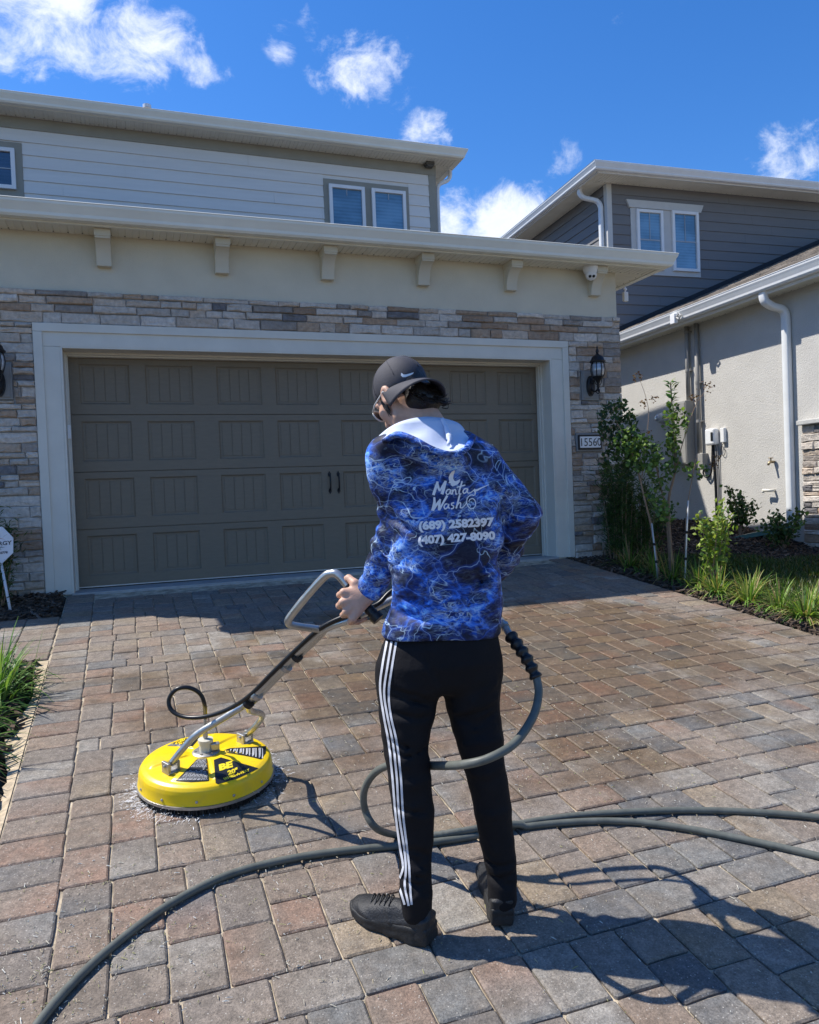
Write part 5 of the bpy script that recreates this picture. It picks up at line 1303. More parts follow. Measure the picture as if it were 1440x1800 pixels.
for i in range(40):                                      # sideburn and temple
    z0 = RNG.uniform(-.03, .004); p = [hl(-.071, .020+RNG.uniform(-.012, .014), z0+.01), hl(-.0735, .022+RNG.uniform(-.01, .012), z0-.02), hl(-.069, .026+RNG.uniform(-.01, .01), z0-.045)]
    w.tube(p, [.0013, .0012, .0004], 4, False)
o = obj('hair_strands', w, HAIR, hair_o, smooth=True, kind='stuff'); o.matrix_parent_inverse = world_of(hair_o).inverted()
# glasses
w = MB()
for s in (-1, 1):
    ring = [hl(.034*s+.029*math.cos(a), .106-.30*(.034+.029*math.cos(a)*s)**2*8, -.010+.021*math.sin(a)) for a in np.linspace(0, 2*math.pi, 21)]
    w.tube(ring, .0026, 6, False); w.tube([hl(.064*s, .094, -.002), hl(.078*s, .060, .0), hl(.083*s, -.004, .004), hl(.082*s, -.022, -.014)], .0028, 6)
w.tube([hl(-.006, .108, -.006), hl(0, .110, -.003), hl(.006, .108, -.006)], .0022, 6)
gl = obj('glasses', w, mat('clear_frame', (.62, .60, .55), .2, spec=.7), person, smooth=True); gl.matrix_parent_inverse = world_of(person).inverted()
w = MB()
for s in (-1, 1):
    ring = [hl(.034*s+.028*math.cos(a), .1055-.30*(.034+.028*math.cos(a)*s)**2*8, -.010+.020*math.sin(a)) for a in np.linspace(0, 2*math.pi, 21)[:-1]]; w.add(ring, [tuple(range(20))])
o = obj('lens', w, glass('smoke_lens', (.03, .03, .03)), gl); o.matrix_parent_inverse = world_of(gl).inverted()

for s_ in (-1, 1):
    w = MB(); w.lathe([(.0005, -.0115), (.007, -.009), (.0112, -.003), (.0112, .003), (.007, .009), (.0005, .0115)], 14, hl(.031*s_, .083, -.010), (HX, HZ, HY)); e_ = obj('eye', w, mat('eye_white', (.7, .68, .65), .2), person, smooth=True); e_.matrix_parent_inverse = world_of(person).inverted()
    w = MB(); w.lathe([(.0055, .0098), (.0045, .0113), (.0005, .0118)], 12, hl(.031*s_, .083, -.010), (HX, HZ, HY)); i_ = obj('iris', w, HAIR, e_, smooth=True); i_.matrix_parent_inverse = world_of(e_).inverted()
# shoes
def shoe(heel, dr, label, side):
    heel = np.asarray(heel, float); dr = np.array([dr[0], dr[1], 0.0]); dr /= np.linalg.norm(dr); dr[2] = SLOPE*dr[1]; dr /= np.linalg.norm(dr)
    up = np.array([0, -SLOPE, 1.0]); up -= dr*(up@dr); up /= np.linalg.norm(up); sx = np.cross(dr, up); A = np.stack([sx, dr, up]).astype(np.float32)
    def loc(P): return (P-np.float32(heel))@A.T
    def width(y): return np.interp(y, [0, .04, .11, .20, .26, .295], [.030, .037, .037, .047, .040, .014])
    def off(y): return side*np.interp(y, [0, .12, .22, .29], [0, .004, .003, -.010])
    def sole(P):
        q = loc(P); y = q[:, 1]; wd = width(y)+.004; x = q[:, 0]-off(y); zt = np.interp(y, [0, .05, .14, .22, .29], [.060, .056, .043, .034, .036]); zb = np.interp(y, [0, .02, .2, .29], [.006, 0, 0, .016])
        d = np.maximum(np.abs(x)-wd, np.maximum(-y-.004, y-.288)); d = smax(d, q[:, 2]-zt, .006); d = smax(d, zb-q[:, 2], .006)
        wv = zt*.55+.006*np.sin(y*24+1.0)
        return (d+.0012*np.sin(y*95)*(q[:, 2] < .012)+.0022*np.exp(-((q[:, 2]-wv)/.0025)**2)).astype(np.float32)
    def upper(P):
        q = loc(P); y = q[:, 1]; x = q[:, 0]-off(y)
        ztop = np.interp(y, [0, .02, .07, .12, .18, .24, .285], [.108, .112, .100, .098, .078, .058, .042]); wd = width(y)
        zz = np.clip((q[:, 2]-.02)/(ztop-.02+1e-6), 0, 2)
        prof = wd*np.sqrt(np.clip(1.03-zz**2.6, .0, 1.2))
        d = (np.abs(x)-prof)*.7; d = smax(d, q[:, 2]-ztop, .010); d = smax(d, np.maximum(-y, y-.280), .014); d = smax(d, .02-q[:, 2], .002)
        d = smax(d, -rc(q, (0, .060, .085), (0, .055, .16), .024, .030), .006)
        d = d-.0035*np.exp(-((y-.012)/.03)**2)*(q[:, 2] < .085)-.0026*(1-sst(.0, .012, np.abs(q[:, 2]-(.030+.30*np.abs(y-.17)))))-.0022*(1-sst(.0, .010, np.abs(y-(.105+.55*(q[:, 2]-.03)))))*(q[:, 2] < .085)
        d = d+.0010*np.sin(y*150)*((y > .13) & (y < .2) & (np.abs(x) < .022))
        return d.astype(np.float32)
    c = heel+dr*.14
    s = sdf_obj('shoe', upper, c-.19, c+.19, .0052, SHOE, person)
    t = sdf_obj('shoe_sole', sole, c-.20, c+.20, .0052, SOLE, s)
    w = MB()
    for k in range(5):
        y = .128+.017*k; z = float(np.interp(y, [.12, .18, .24], [.099, .081, .060])); xo = float(off(np.array([y]))[0])
        P3 = lambda x, dy, dz: heel+sx*(x+xo)+dr*(y+dy)+up*(z+dz)
        w.tube(spline([P3(-.024, 0, -.012), P3(-.010, .004, .001), P3(.010, .010, .001), P3(.024, .014, -.013)], 4), .0026, 6)
    l = obj('laces', w, SHOE, s, smooth=True); l.matrix_parent_inverse = world_of(s).inverted()
    return s
shoe(gnd(757, 1663)+np.array([0.005, .008, .001]), (-.60, .80), '', -1)
shoe(gnd(884, 1632)+np.array([0, .002, .001]), (.30, .95), '', 1)

# back print
Q = lambda x, y: (700+x/5.538, 780+y/5.536)
parts_ = [px_text('(689) 2582397', (736.5, 930.8), (868.5, 923.2), 13.8, .055), px_text('(407) 427-8090', (735.5, 956.0), (870.5, 947.2), 13.8, .055)]
print_on('phone_numbers', HB, *merge(parts_), PRINTW, hood_o, .0016, 4)
St = []
def sk(pts, w_): St.append(stroke([Q(*p) for p in pts], [x*1.25/5.538 for x in w_] if isinstance(w_, (list, tuple)) else w_*1.3/5.538, 5))
sk([(342, 500), (362, 440), (385, 368)], [22, 22, 18]); sk([(380, 372), (392, 430), (404, 462)], [14, 18, 14]); sk([(404, 462), (432, 415), (462, 366)], [12, 16, 18]); sk([(464, 362), (448, 420), (426, 492)], [18, 22, 24])          # M
sk([(505, 445), (482, 448), (466, 474), (478, 494), (500, 480), (512, 448), (508, 478), (520, 492)], 10)                                                                     # a
sk([(528, 446), (528, 470), (524, 494)], 12); sk([(526, 478), (540, 452), (556, 446), (560, 466), (562, 490), (575, 486)], 10)                                               # n
sk([(622, 365), (606, 420), (592, 470), (598, 492), (614, 484)], [12, 13, 12, 10, 8]); sk([(570, 424), (610, 414), (652, 402)], 9)                                           # t
sk([(668, 436), (645, 440), (630, 464), (640, 482), (662, 468), (676, 436), (672, 466), (684, 480), (712, 470), (745, 440)], [10, 10, 10, 10, 10, 10, 9, 8, 7, 7])             # a
sk([(352, 520), (352, 580), (336, 652)], [14, 22, 24]); sk([(340, 650), (380, 585), (412, 540)], [14, 18, 14]); sk([(408, 545), (400, 600), (398, 648)], [14, 20, 20]); sk([(400, 648), (440, 570), (478, 505)], [12, 16, 18])                  # W
sk([(480, 585), (458, 590), (446, 616), (458, 634), (480, 618), (492, 588), (488, 618), (502, 630)], 10)                                                                     # a
sk([(545, 574), (522, 580), (520, 596), (538, 606), (536, 626), (512, 634)], 10)                                                                                             # s
sk([(598, 500), (582, 560), (564, 630)], 13); sk([(572, 604), (590, 578), (606, 576), (606, 600), (606, 622), (626, 622), (655, 590), (668, 560)], [10, 10, 10, 10, 10, 8, 7, 6])            # h
sk([(740, 505), (705, 500), (672, 530), (668, 580), (690, 622), (722, 632), (748, 608), (750, 565), (728, 536), (700, 540), (686, 565)], 7)                                   # coiled hose
sk([(735, 455), (765, 452), (805, 432), (880, 400)], [20, 16, 10, 5]); sk([(742, 455), (748, 475), (744, 500)], [16, 10, 8])                                                 # spray lance
fin = [Q(*p) for p in [(545, 254), (522, 268), (502, 296), (492, 330), (498, 366), (490, 384), (512, 388), (512, 404), (530, 416), (552, 408), (580, 396), (598, 372), (604, 342), (586, 352), (562, 366), (545, 358), (536, 338), (540, 300), (553, 262)]]
bmv = (fin, [tuple(range(len(fin)))])
print_on('back_emblem', HB, *merge(St+[bmv]), PRINTW, hood_o, .0017, 3)
# ------------------------------------------------------------------ surface cleaner
YEL = mat('yellow_housing', (0.86, 0.58, 0.004), 0.34, var=0.03, vs=8, spec=.5, bump=.08, bs=90, dirt=.38, dirtcol=(.42, .31, .09), ds=11)
ALU = mat('aluminium_tube', (0.52, 0.52, 0.49), 0.36, metal=.85, var=.10, vs=14, dirt=.35, dirtcol=(.36, .34, .29), ds=9, rvar=.1)
STEEL = mat('cast_steel', (0.42, 0.41, 0.39), 0.4, metal=.8, var=.15, vs=30)
BLKP = mat('black_plastic', (0.014, 0.014, 0.015), 0.4, var=.2, vs=40); DEC = mat('black_decal', (0.015, 0.015, 0.016), .35, var=.1)
HOSEG = mat('grey_hose', (0.105, 0.112, 0.095), 0.5, var=.18, vs=25, dirt=.3, dirtcol=(.22, .21, .18), ds=14); HOSEB = mat('black_hose', (0.012, 0.012, 0.012), .35, var=.2, vs=30)
MC = np.array([0.772, -4.335, SLOPE*-4.335]); MN = np.array([0, -SLOPE, 1.0]); MN /= np.linalg.norm(MN); MX = np.array([1.0, 0, 0]); MY = np.cross(MN, MX)
cl = empty('surface_cleaner', MC, 'round yellow surface cleaner with aluminium fork handle on the pavers', 'surface cleaner')
CI = world_of(cl).inverted()
def cpart(name, mb, m, parent=cl, **k):
    o = obj(name, mb, m, parent, **k); o.matrix_parent_inverse = world_of(parent).inverted(); return o
def ml(x, y, z): return MC+MX*x+MY*y+MN*z
def mang(u, v):
    p = hit(u, v, MC+MN*.118, MN)-MC; return math.atan2(p@MY, p@MX), math.hypot(p@MY, p@MX)
secs = [mang(*p)[0] for p in ((406, 1356), (347, 1352), (432, 1322), (325, 1302))]+[mang(262, 1340)[0], mang(405, 1283)[0]]
def housing():
    nt, nr = 220, 46; prof_r = [0.060, 0.10, 0.16, 0.215, 0.236, 0.250, 0.2575, 0.2605, 0.262, 0.264, 0.266]; prof_z = [0.127, 0.124, 0.118, 0.110, 0.106, 0.099, 0.088, 0.075, 0.060, 0.046, 0.036]
    tt = np.linspace(0, len(prof_r)-1, nr); R_ = np.interp(tt, range(len(prof_r)), prof_r)*1.03; Zp = np.interp(tt, range(len(prof_r)), prof_z)*1.06; vs = []
    for i in range(nr):
        for j in range(nt):
            a = 2*math.pi*j/nt; up_ = 0
            for k, s in enumerate(secs):
                da = abs((a-s+math.pi) % (2*math.pi)-math.pi); hw = (.36, .33, .30, .34, .26, .26)[k]
                up_ = max(up_, float(sst(hw+.035, hw-.02, da) if False else 1-sst(hw-.02, hw+.035, da)))
            m_ = float(sst(.066, .084, R_[i])*(1-sst(.218, .234, R_[i])))
            vs.append(ml(R_[i]*math.cos(a), R_[i]*math.sin(a), Zp[i]+.0075*up_*m_))
    fs = [(i*nt+j, (i+1)*nt+j, (i+1)*nt+(j+1) % nt, i*nt+(j+1) % nt) for i in range(nr-1) for j in range(nt)]+[tuple(range(nt))]
    mb = MB(); mb.add(vs, fs); return cpart('housing', mb, YEL, smooth=True)
hs = housing(); HSB = bvh_of(hs)
w = MB(); w.lathe([(.268, .026), (.278, .026), (.2785, .037), (.268, .038)], 90, MC, (MX, MY, MN)); cpart('rim_band', w, STEEL, autosm=30)
w = MB()
for k in range(900):
    a = 6.2832*k/900+RNG.uniform(-.003, .003); r = .264+RNG.uniform(-.006, .004); t = RNG.uniform(-.02, .03)
    w.tube([ml(r*math.cos(a), r*math.sin(a), .032), ml((r+t*.35)*math.cos(a+t*.3), (r+t*.35)*math.sin(a+t*.3), RNG.uniform(-.002, .006))], .0022, 4, False)
w.lathe([(.24, .012), (.25, .012), (.25, .03), (.24, .03)], 60, MC, (MX, MY, MN)); cpart('brush_skirt', w, BLKP, kind='stuff')
for k in range(12):
    a = 6.2832*k/12+.3; p = ml(.2715*math.cos(a), .2715*math.sin(a), .055); n_ = MX*math.cos(a)+MY*math.sin(a); w = MB(); w.lathe([(.0055, -.003), (.0055, .002), (.003, .004)], 10, p, (np.cross(MN, n_), MN, n_)); cpart('rivet', w, STEEL)
K = lambda x, y: (220+x/5.143, 1260+y/5.144)
def decal(name, poly, m=DEC, lift=.0012, ml_=5): return print_on(name, HSB, [K(*p) for p in poly], [tuple(range(len(poly)))], m, cl, lift, ml_)
decal('decal', [(802, 392), (866, 369), (1205, 467), (1140, 500), (1000, 565), (838, 610), (818, 600)])
decal('decal', [(655, 380), (738, 377), (757, 582), (600, 592), (455, 583), (560, 480)])
decal('decal', [(898, 302), (950, 286), (1275, 266), (1270, 330), (1230, 388), (1080, 352), (915, 316)])
decal('decal', [(314, 262), (380, 228), (480, 190), (600, 162), (690, 150), (660, 210), (610, 268), (440, 266)])
YP = mat('yellow_print', (.80, .62, .02), .4); WPn = mat('white_decal_print', (.62, .62, .62), .5)
pt = lambda *a: px_text(*a)
print_on('decal_lettering', HSB, *merge([px_text('BE', K(852, 490), K(982, 452), 10.2, .06, .1), px_text('20"', K(930, 530), K(1026, 496), 7.0, .05, .1), px_text('WHIRL-A-WAY', K(892, 580), K(1128, 492), 4.6, .05)]), YP, cl, .0022, 2.5)
St = []
for i in range(17):
    y = 388+i*11.5; t = (y-380)/205; xl = 655-(655-470)*t+10; xr = 738+17*t-8
    x = xl
    while x < xr-4:
        l = RNG.uniform(8, 34); 
        if not (460 < y < 492 and RNG.random() < .6): St.append(stroke([K(x, y+RNG.uniform(-1, 1)), K(min(x+l, xr), y-1)], .7))
        x += l+RNG.uniform(3, 7)
for i in range(11):
    x = 955+i*28; h = 14+i*7.0; St.append(stroke([K(x+4, 296-i*1.2), K(x-4+i, 296+h)], 1.6)); 
    if i % 2: St.append(stroke([K(x+16, 294-i), K(x+12, 294+h*.9)], 1.2))
print_on('decal_lines', HSB, *merge(St), WPn, cl, .0022, 3)['kind'] = 'stuff'
print_on('decal_lettering', HSB, *merge([px_text('WHIRL-A-WAY', K(385, 248), K(640, 168), 3.6, .05), px_text('20"', K(490, 236), K(565, 206), 5.0, .05)]), YP, cl, .0022, 2.5)
# swivel
w = MB(); w.lathe([(.056, .122), (.056, .138), (.050, .142), (.030, .143)], 28, MC, (MX, MY, MN)); 
for k in range(6): a = k*1.047; w.lathe([(.006, .138), (.006, .146)], 8, ml(.043*math.cos(a), .043*math.sin(a), 0), (MX, MY, MN))
cpart('swivel_flange', w, STEEL, autosm=35)
w = MB(); w.lathe([(.026, .142), (.026, .178), (.031, .179), (.031, .192), (.020, .194)], 20, MC, (MX, MY, MN)); cpart('swivel_body', w, mat('cream_plastic', (.62, .58, .46), .4), autosm=35)
w = MB(); w.box(-.018, .018, -.012, .012, -.01, .02); w.v = [tuple(ml(.036+x, -.012+y, .155+z)) for x, y, z in w.v]; cpart('swivel_clamp', w, STEEL, bevel=.003)
stem_top = W(361, 1262, (MC+MN*.24-CAMP)@CF)
w = MB(); w.tube([ml(0, 0, .19), stem_top], .0075, 10).tube([ml(0, 0, .20), ml(0, 0, .222)], .011, 6); cpart('hose_fitting', w, STEEL, autosm=35)
# fork handle
def bracket(u, v):
    p = hit(u, v, MC+MN*.126, MN); q = p-MC; a = math.atan2(q@MY, q@MX)
    hd = np.array([0.49, -.87, 0]); hd -= MN*(hd@MN); hd /= np.linalg.norm(hd); sd2 = np.cross(MN, hd)
    w = MB()
    for s in (-1, 1):
        b = MB(); b.box(-.024, .024, -.006, .006, 0, .044); b.v = [tuple(p+hd*x+sd2*(y+s*.021)+MN*(z-.004)) for x, y, z in b.v]; w.add(b.v, b.f)
    b = MB(); b.box(-.026, .026, -.027, .027, 0, .008); b.v = [tuple(p+hd*x+sd2*y+MN*(z-.006)) for x, y, z in b.v]; w.add(b.v, b.f)
    w.tube([p+MN*.024-sd2*.033, p+MN*.024+sd2*.033], .008, 6); cpart('pivot_bracket', w, STEEL, bevel=.002)
    return p+MN*.026
BL, BR = bracket(301, 1354), bracket(431, 1303)
dep = lambda p: float((p-CAMP)@CF)
dL, dR = dep(BL), dep(BR); print('handle depths', dL, dR, dep(MC))
T1 = spline([BL, W(322, 1316, dL-.01), W(346, 1291, dL-.02), W(392, 1263, dL-.03), W(428, 1241, dL-.045)], 6)+spline([W(446, 1224, 2.80), W(500, 1169, 2.73), W(556, 1117, 2.66), W(584, 1100, 2.635), W(622, 1087, 2.62), W(690, 1054, 2.67), W(760, 1022, 2.70), W(800, 1016, 2.68), W(835, 1034, 2.59), W(856, 1066, 2.50)], 6)
T2 = spline([BR, W(445, 1281, dR-.03), W(460, 1262, dR-.06), W(458, 1254, dR-.10), W(440, 1249, dR-.22), W(437, 1241, dL-.03)], 6)+spline([W(450, 1228, 2.83), W(504, 1173, 2.76), W(557, 1122, 2.69), W(568, 1109, 2.665), W(560, 1106, 2.64), W(518, 1100, 2.585), W(507, 1094, 2.57), W(512, 1082, 2.555), W(540, 1047, 2.51), W(569, 1015, 2.475), W(583, 1008, 2.462), W(597, 1013, 2.452), W(632, 1055, 2.430), W(661, 1084, 2.412)], 6)
w = MB(); w.tube(T1, .0135, 12); cpart('handle_tube', w, ALU, smooth=True)
w = MB(); w.tube(T2, .0135, 12); cpart('handle_tube', w, ALU, smooth=True)
g0, g1 = W(611, 1030, 2.444), W(661, 1084, 2.412)
w = MB(); n_ = 30; w.tube([g0*(1-t)+g1*t for t in np.linspace(0, 1, n_)], [.0172+.001*math.sin(i*2.0) for i in range(n_)], 14); w.tube([g1-(g1-g0)*.05, g1+(g1-g0)*.10], [.023, .021], 14); cpart('grip', w, BLKP, autosm=40)
for pts in ((W(614, 1090, 2.622), W(634, 1083, 2.622)), (W(838, 1038, 2.58), W(857, 1068, 2.495))): w = MB(); w.tube(list(pts), .0175, 14); cpart('grip', w, BLKP, autosm=40)
for u, v, d in ((437, 1236, 2.83), (452, 1222, 2.80), (503, 1173, 2.735), (522, 1154, 2.71)):
    a = W(u, v, d); t_ = W(500, 1169, 2.73)-W(446, 1224, 2.80); t_ /= np.linalg.norm(t_); w = MB(); w.tube([a-t_*.009, a+t_*.009], .0215, 12); cpart('strap_clamp', w, BLKP if v > 1225 or v < 1160 else STEEL, autosm=40)
bh = spline([stem_top, W(360, 1240, 3.02), W(352, 1220, 3.0), W(332, 1209, 2.98), W(310, 1212, 2.97), W(297, 1230, 2.97), W(303, 1250, 2.96), W(328, 1261, 2.94), W(365, 1259, 2.91), W(405, 1245, 2.87), W(440, 1222, 2.80), W(478, 1184, 2.735), W(520, 1143, 2.685), W(566, 1103, 2.63), W(622, 1077, 2.60), W(664, 1062, 2.60), W(692, 1037, 2.62), W(760, 1006, 2.64), W(830, 1020, 2.60), W(856, 1050, 2.53)], 8)
w = MB(); w.tube(bh, .0085, 10); cpart('feed_hose', w, HOSEB, smooth=True)

# ------------------------------------------------------------------ pressure hose and gun
gun = empty('trigger_gun', W(858, 1055, 2.49), 'black trigger gun with silver fitting at the right hip', 'spray gun')
GI = world_of(gun).inverted()
def gpart(name, mb, m, **k): o = obj(name, mb, m, gun, **k); o.matrix_parent_inverse = GI; return o
w = MB(); w.tube(spline([W(850, 1036, 2.535), W(862, 1062, 2.49), W(874, 1084, 2.43)], 5), .017, 12); gpart('handle', w, BLKP, smooth=True)
w = MB(); w.tube([W(874, 1084, 2.43), W(886, 1098, 2.37), W(898, 1119, 2.32)], [.011, .012, .012], 12).tube([W(886, 1098, 2.37), W(889, 1103, 2.355)], .015, 6); gpart('swivel_fitting', w, STEEL, autosm=30)
sleeve = spline([W(897, 1117, 2.325), W(914, 1140, 2.29), W(930, 1165, 2.265), W(943, 1192, 2.25)], 12); n_ = len(sleeve)
w = MB(); w.tube(sleeve, [.0190+.0035*math.sin(i*.95)-(.002*i/n_) for i in range(n_)], 14); gpart('strain_relief', w, BLKP, smooth=True)
HR = .0125
def g_(u, v): return gnd(u, v, 0)+MN*HR*1.02
lp_ = [W(943, 1188, 2.25), W(947, 1220, 2.22), W(937, 1260, 2.17), W(906, 1305, 2.10), W(862, 1332, 2.055), W(815, 1344, 2.085), W(765, 1346, 2.22), W(728, 1344, 2.36), W(690, 1344, 2.45), W(660, 1358, 2.52), W(641, 1388, 2.56), W(642, 1424, 2.585), W(662, 1456, 2.58), g_(696, 1474), g_(735, 1481), g_(790, 1478), g_(850, 1470), g_(910, 1461), g_(980, 1453), g_(1050, 1449), g_(1120, 1451), g_(1200, 1461), g_(1290, 1478), g_(1380, 1497), g_(1470, 1520), g_(1620, 1570)]
main = [g_(20, 1875), g_(70, 1805), g_(120, 1745), g_(190, 1678), g_(290, 1602), g_(400, 1545), g_(520, 1514), g_(640, 1498), g_(740, 1489), g_(840, 1474)-MN*0, g_(920, 1453), g_(1000, 1441), g_(1090, 1434), g_(1200, 1430), g_(1320, 1433), g_(1450, 1444), g_(1600, 1468)]
S1, S2 = spline(lp_, 10), spline(main, 10)
for i, p in enumerate(S2):                               # the loop lies over the long run where they touch
    pass
S1 = [p if min(np.linalg.norm(p-q) for q in S2) > 2*HR else p+MN*math.sqrt(max(0, (2*HR)**2-min(np.linalg.norm(p-q) for q in S2)**2))*.9 for p in S1]
w = MB(); w.tube(S1, HR, 12); h1 = obj('pressure_hose', w, HOSEG, smooth=True); tag(h1, 'grey hose looping from the gun past the legs onto the pavers', 'hose')
w = MB(); w.tube(S2, HR, 12); h2 = obj('pressure_hose', w, HOSEG, smooth=True); tag(h2, 'long grey hose curving across the pavers in front of the shoes', 'hose')

# spray, foam and clippings on the pavers
FOAM = mat('foam', (.86, .87, .88), .3, var=.1)
mb = MB()
for i in range(900):
    a = RNG.gauss(3.55, .50) if RNG.random() < .62 else RNG.uniform(-1.0, .9); r = .274+abs(RNG.gauss(0, .034)); s = RNG.uniform(.0005, .0014)
    n_ = MX*math.cos(a)+MY*math.sin(a); t_ = np.cross(MN, n_); p = MC+n_*r+MN*(.0045+(abs(RNG.gauss(0, .016)) if r < .30 and RNG.random() < .4 else 0))
    l = s*(RNG.uniform(1, 2.2) if i % 3 else RNG.uniform(4, 12)); q = (n_+t_*RNG.uniform(-.35, .35))
    mb.add([p-q*l, p-t_*s, p+q*l, p+t_*s, p+MN*s*.8], [(0, 1, 4), (1, 2, 4), (2, 3, 4), (3, 0, 4)])
o = obj('water_spray', mb, FOAM, smooth=True); tag(o, 'white water droplets and foam thrown out round the cleaner skirt', 'spray', kind='stuff')
mb = MB()
for i in range(3600):
    if RNG.random() < .45: x, y = RNG.uniform(.1, 4.9), -RNG.uniform(2.0, 6.4)
    elif RNG.random() < .6: x, y = RNG.gauss(2.3, .55), RNG.gauss(-4.3, .55)
    else: x, y = RNG.gauss(.7, .45), RNG.gauss(-5.2, .4)
    if i % 9 == 0: x, y = RNG.gauss(.32, .16), RNG.gauss(-5.35, .22)
    if not (xj(y)-.2 < x < XR) or y > -1.5: continue
    a = RNG.uniform(0, 3.14); l = RNG.choice([.0015, .002, .003, .005, .008])*RNG.uniform(.6, 1.3); wd = RNG.uniform(.0006, .0013); z = SLOPE*y+.0035
    dx, dy = math.cos(a), math.sin(a); c = RNG.choice([(.55, .50, .38), (.48, .40, .26), (.62, .60, .52), (.35, .33, .14)])
    q = [(x+dx*l-dy*wd, y+dy*l+dx*wd), (x+dx*l+dy*wd, y+dy*l-dx*wd), (x-dx*l+dy*wd, y-dy*l-dx*wd), (x-dx*l-dy*wd, y-dy*l+dx*wd)]
    t = RNG.uniform(.0, .003); zz = [SLOPE*b+.003+(t if k < 2 else 0) for k, (a_, b) in enumerate(q)]
    mb.add([(p[0], p[1], k_) for p, k_ in zip(q, zz)]+[(x, y, z+.0025)], [(0, 1, 4), (1, 2, 4), (2, 3, 4), (3, 0, 4)], c)
o = obj('grass_clippings', mb, mat('dry_clippings', None, .8, var=.1, attr=True), attr=True); tag(o, 'pale dry grass clippings and grit strewn over the pavers', 'debris', kind='stuff')
# ------------------------------------------------------------------ planting
BARK = mat('pale_bark', (0.30, 0.20, 0.13), 0.85, var=0.25, vs=30, bump=.8, bs=80)
def leaf(mb, o, n, t, l, w, c):
    """small folded leaf: o base, t along, n face normal"""
    t = t/np.linalg.norm(t); n = n-t*(n@t); n = n/(np.linalg.norm(n)+1e-9); s = np.cross(t, n)
    m = o+t*l*.5; e = o+t*l-n*l*.12
    mb.add([o, m+s*w-n*w*-.25, e, m-s*w-n*w*-.25, m], [(0, 1, 4), (1, 2, 4), (2, 3, 4), (3, 0, 4)], c)

def cluster(mb, u, v, ru, rv_, d, dd, n, l, w, cols, up=0.4):
    for _ in range(n):
        while True:
            a, b = RNG.uniform(-1, 1), RNG.uniform(-1, 1)
            if a*a+b*b < 1: break
        p = W(u+a*ru, v+b*rv_, d+RNG.uniform(-dd, dd)); t = rv(); t[2] += up; nn = rv(.7)+np.array([-.3, -.1, .9])
        c = RNG.choice(cols); g = RNG.uniform(.7, 1.3); k = RNG.uniform(.7, 1.25)
        leaf(mb, p, nn, t, l*k, w*k, tuple(q*g for q in c))
def plant(name, loc, label, cat, foliage, stems, group=None, leafname='foliage', bark=BARK):
    t = empty(name, loc, label, cat, group); inv = world_of(t).inverted()
    if stems.v: s = obj('stem', stems, bark, t, smooth=True); s.matrix_parent_inverse = inv
    f = obj(leafname, foliage, LEAF, t, attr=True, kind='stuff'); f.matrix_parent_inverse = inv; return t
def twig(mb, pts, r0, r1, n=6):
    S_ = spline(pts, 6); mb.tube(S_, list(np.linspace(r0, r1, len(S_))), n)
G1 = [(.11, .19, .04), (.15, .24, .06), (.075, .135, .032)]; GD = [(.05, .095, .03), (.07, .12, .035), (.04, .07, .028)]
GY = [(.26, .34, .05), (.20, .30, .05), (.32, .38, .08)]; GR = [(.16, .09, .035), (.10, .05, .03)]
# crape myrtle sapling with staked stems
F, S_ = MB(), MB(); d0 = 7.41
for pts, r in (([(1184, 1022, 7.41), (1177, 930, 7.40), (1176, 875, 7.40), (1187, 825, 7.38), (1184, 760, 7.38), (1179, 672, 7.38)], .017), ([(1180, 1020, 7.44), (1171, 900, 7.44), (1160, 850, 7.42), (1150, 800, 7.38), (1140, 775, 7.36)], .013),
               ([(1160, 1018, 7.33), (1146, 930, 7.33), (1134, 880, 7.30), (1122, 830, 7.28), (1105, 780, 7.30), (1080, 735, 7.28)], .013), ([(1186, 838, 7.38), (1200, 780, 7.33), (1222, 715, 7.28), (1238, 690, 7.28)], .006), ([(1128, 845, 7.28), (1140, 740, 7.28), (1136, 700, 7.28), (1122, 660, 7.28)], .004), ([(1205, 1030, 7.28), (1206, 930, 7.28), (1210, 880, 7.28), (1225, 800, 7.28)], .010)):
    twig(S_, [W(*p) for p in pts], r, r*.35)
for i in range(26):                                     # paired leaves up the leader
    v = 672+i*6; 
    for s in (-1, 1):
        p = W(1179.5+RNG.uniform(-1, 1)+(v-672)*.03, v, 7.38); t = CRH*s*.8+Z3*.5+rv(.18) if False else np.array([s*.8*.94, -s*.27, .45])+rv(.15)
        for q in range(2): leaf(F, p+rv(.01), np.array([-.5, 0, .8])+rv(.2), t+rv(.25), RNG.uniform(.06, .09), .021, tuple(x*RNG.uniform(.8, 1.3) for x in RNG.choice(G1+GY[:1])))
for a in ((1180, 800, 15, 40, 7.36, .12, 120), (1183, 740, 14, 40, 7.36, .1, 90), (1200, 740, 16, 22, 7.33, .1, 40), (1130, 800, 34, 32, 7.28, .22, 330), (1105, 775, 28, 24, 7.28, .2, 190), (1155, 845, 20, 45, 7.33, .2, 150), (1170, 905, 16, 22, 7.28, .15, 60), (1225, 830, 22, 18, 7.28, .15, 50)):
    cluster(F, *a, .052, .019, G1+G1+GD[:1]+GY[1:2])
cluster(F, 1085, 745, 34, 42, 7.45, .2, 460, .055, .017, GD); cluster(F, 1092, 815, 34, 40, 7.5, .2, 320, .055, .017, GD)  # clusters on the shaded side: the shade is put into darker leaf greens
for u, v, r in ((1122, 662, 9), (1130, 710, 8), (1150, 700, 7), (1237, 688, 16), (1248, 680, 10), (1220, 700, 8), (1135, 765, 12), (1115, 772, 9), (1255, 820, 8), (1060, 765, 16), (1262, 805, 7)):
    cluster(F, u, v, r, r, 7.28, .05, 22, .022, .011, GR, 0)
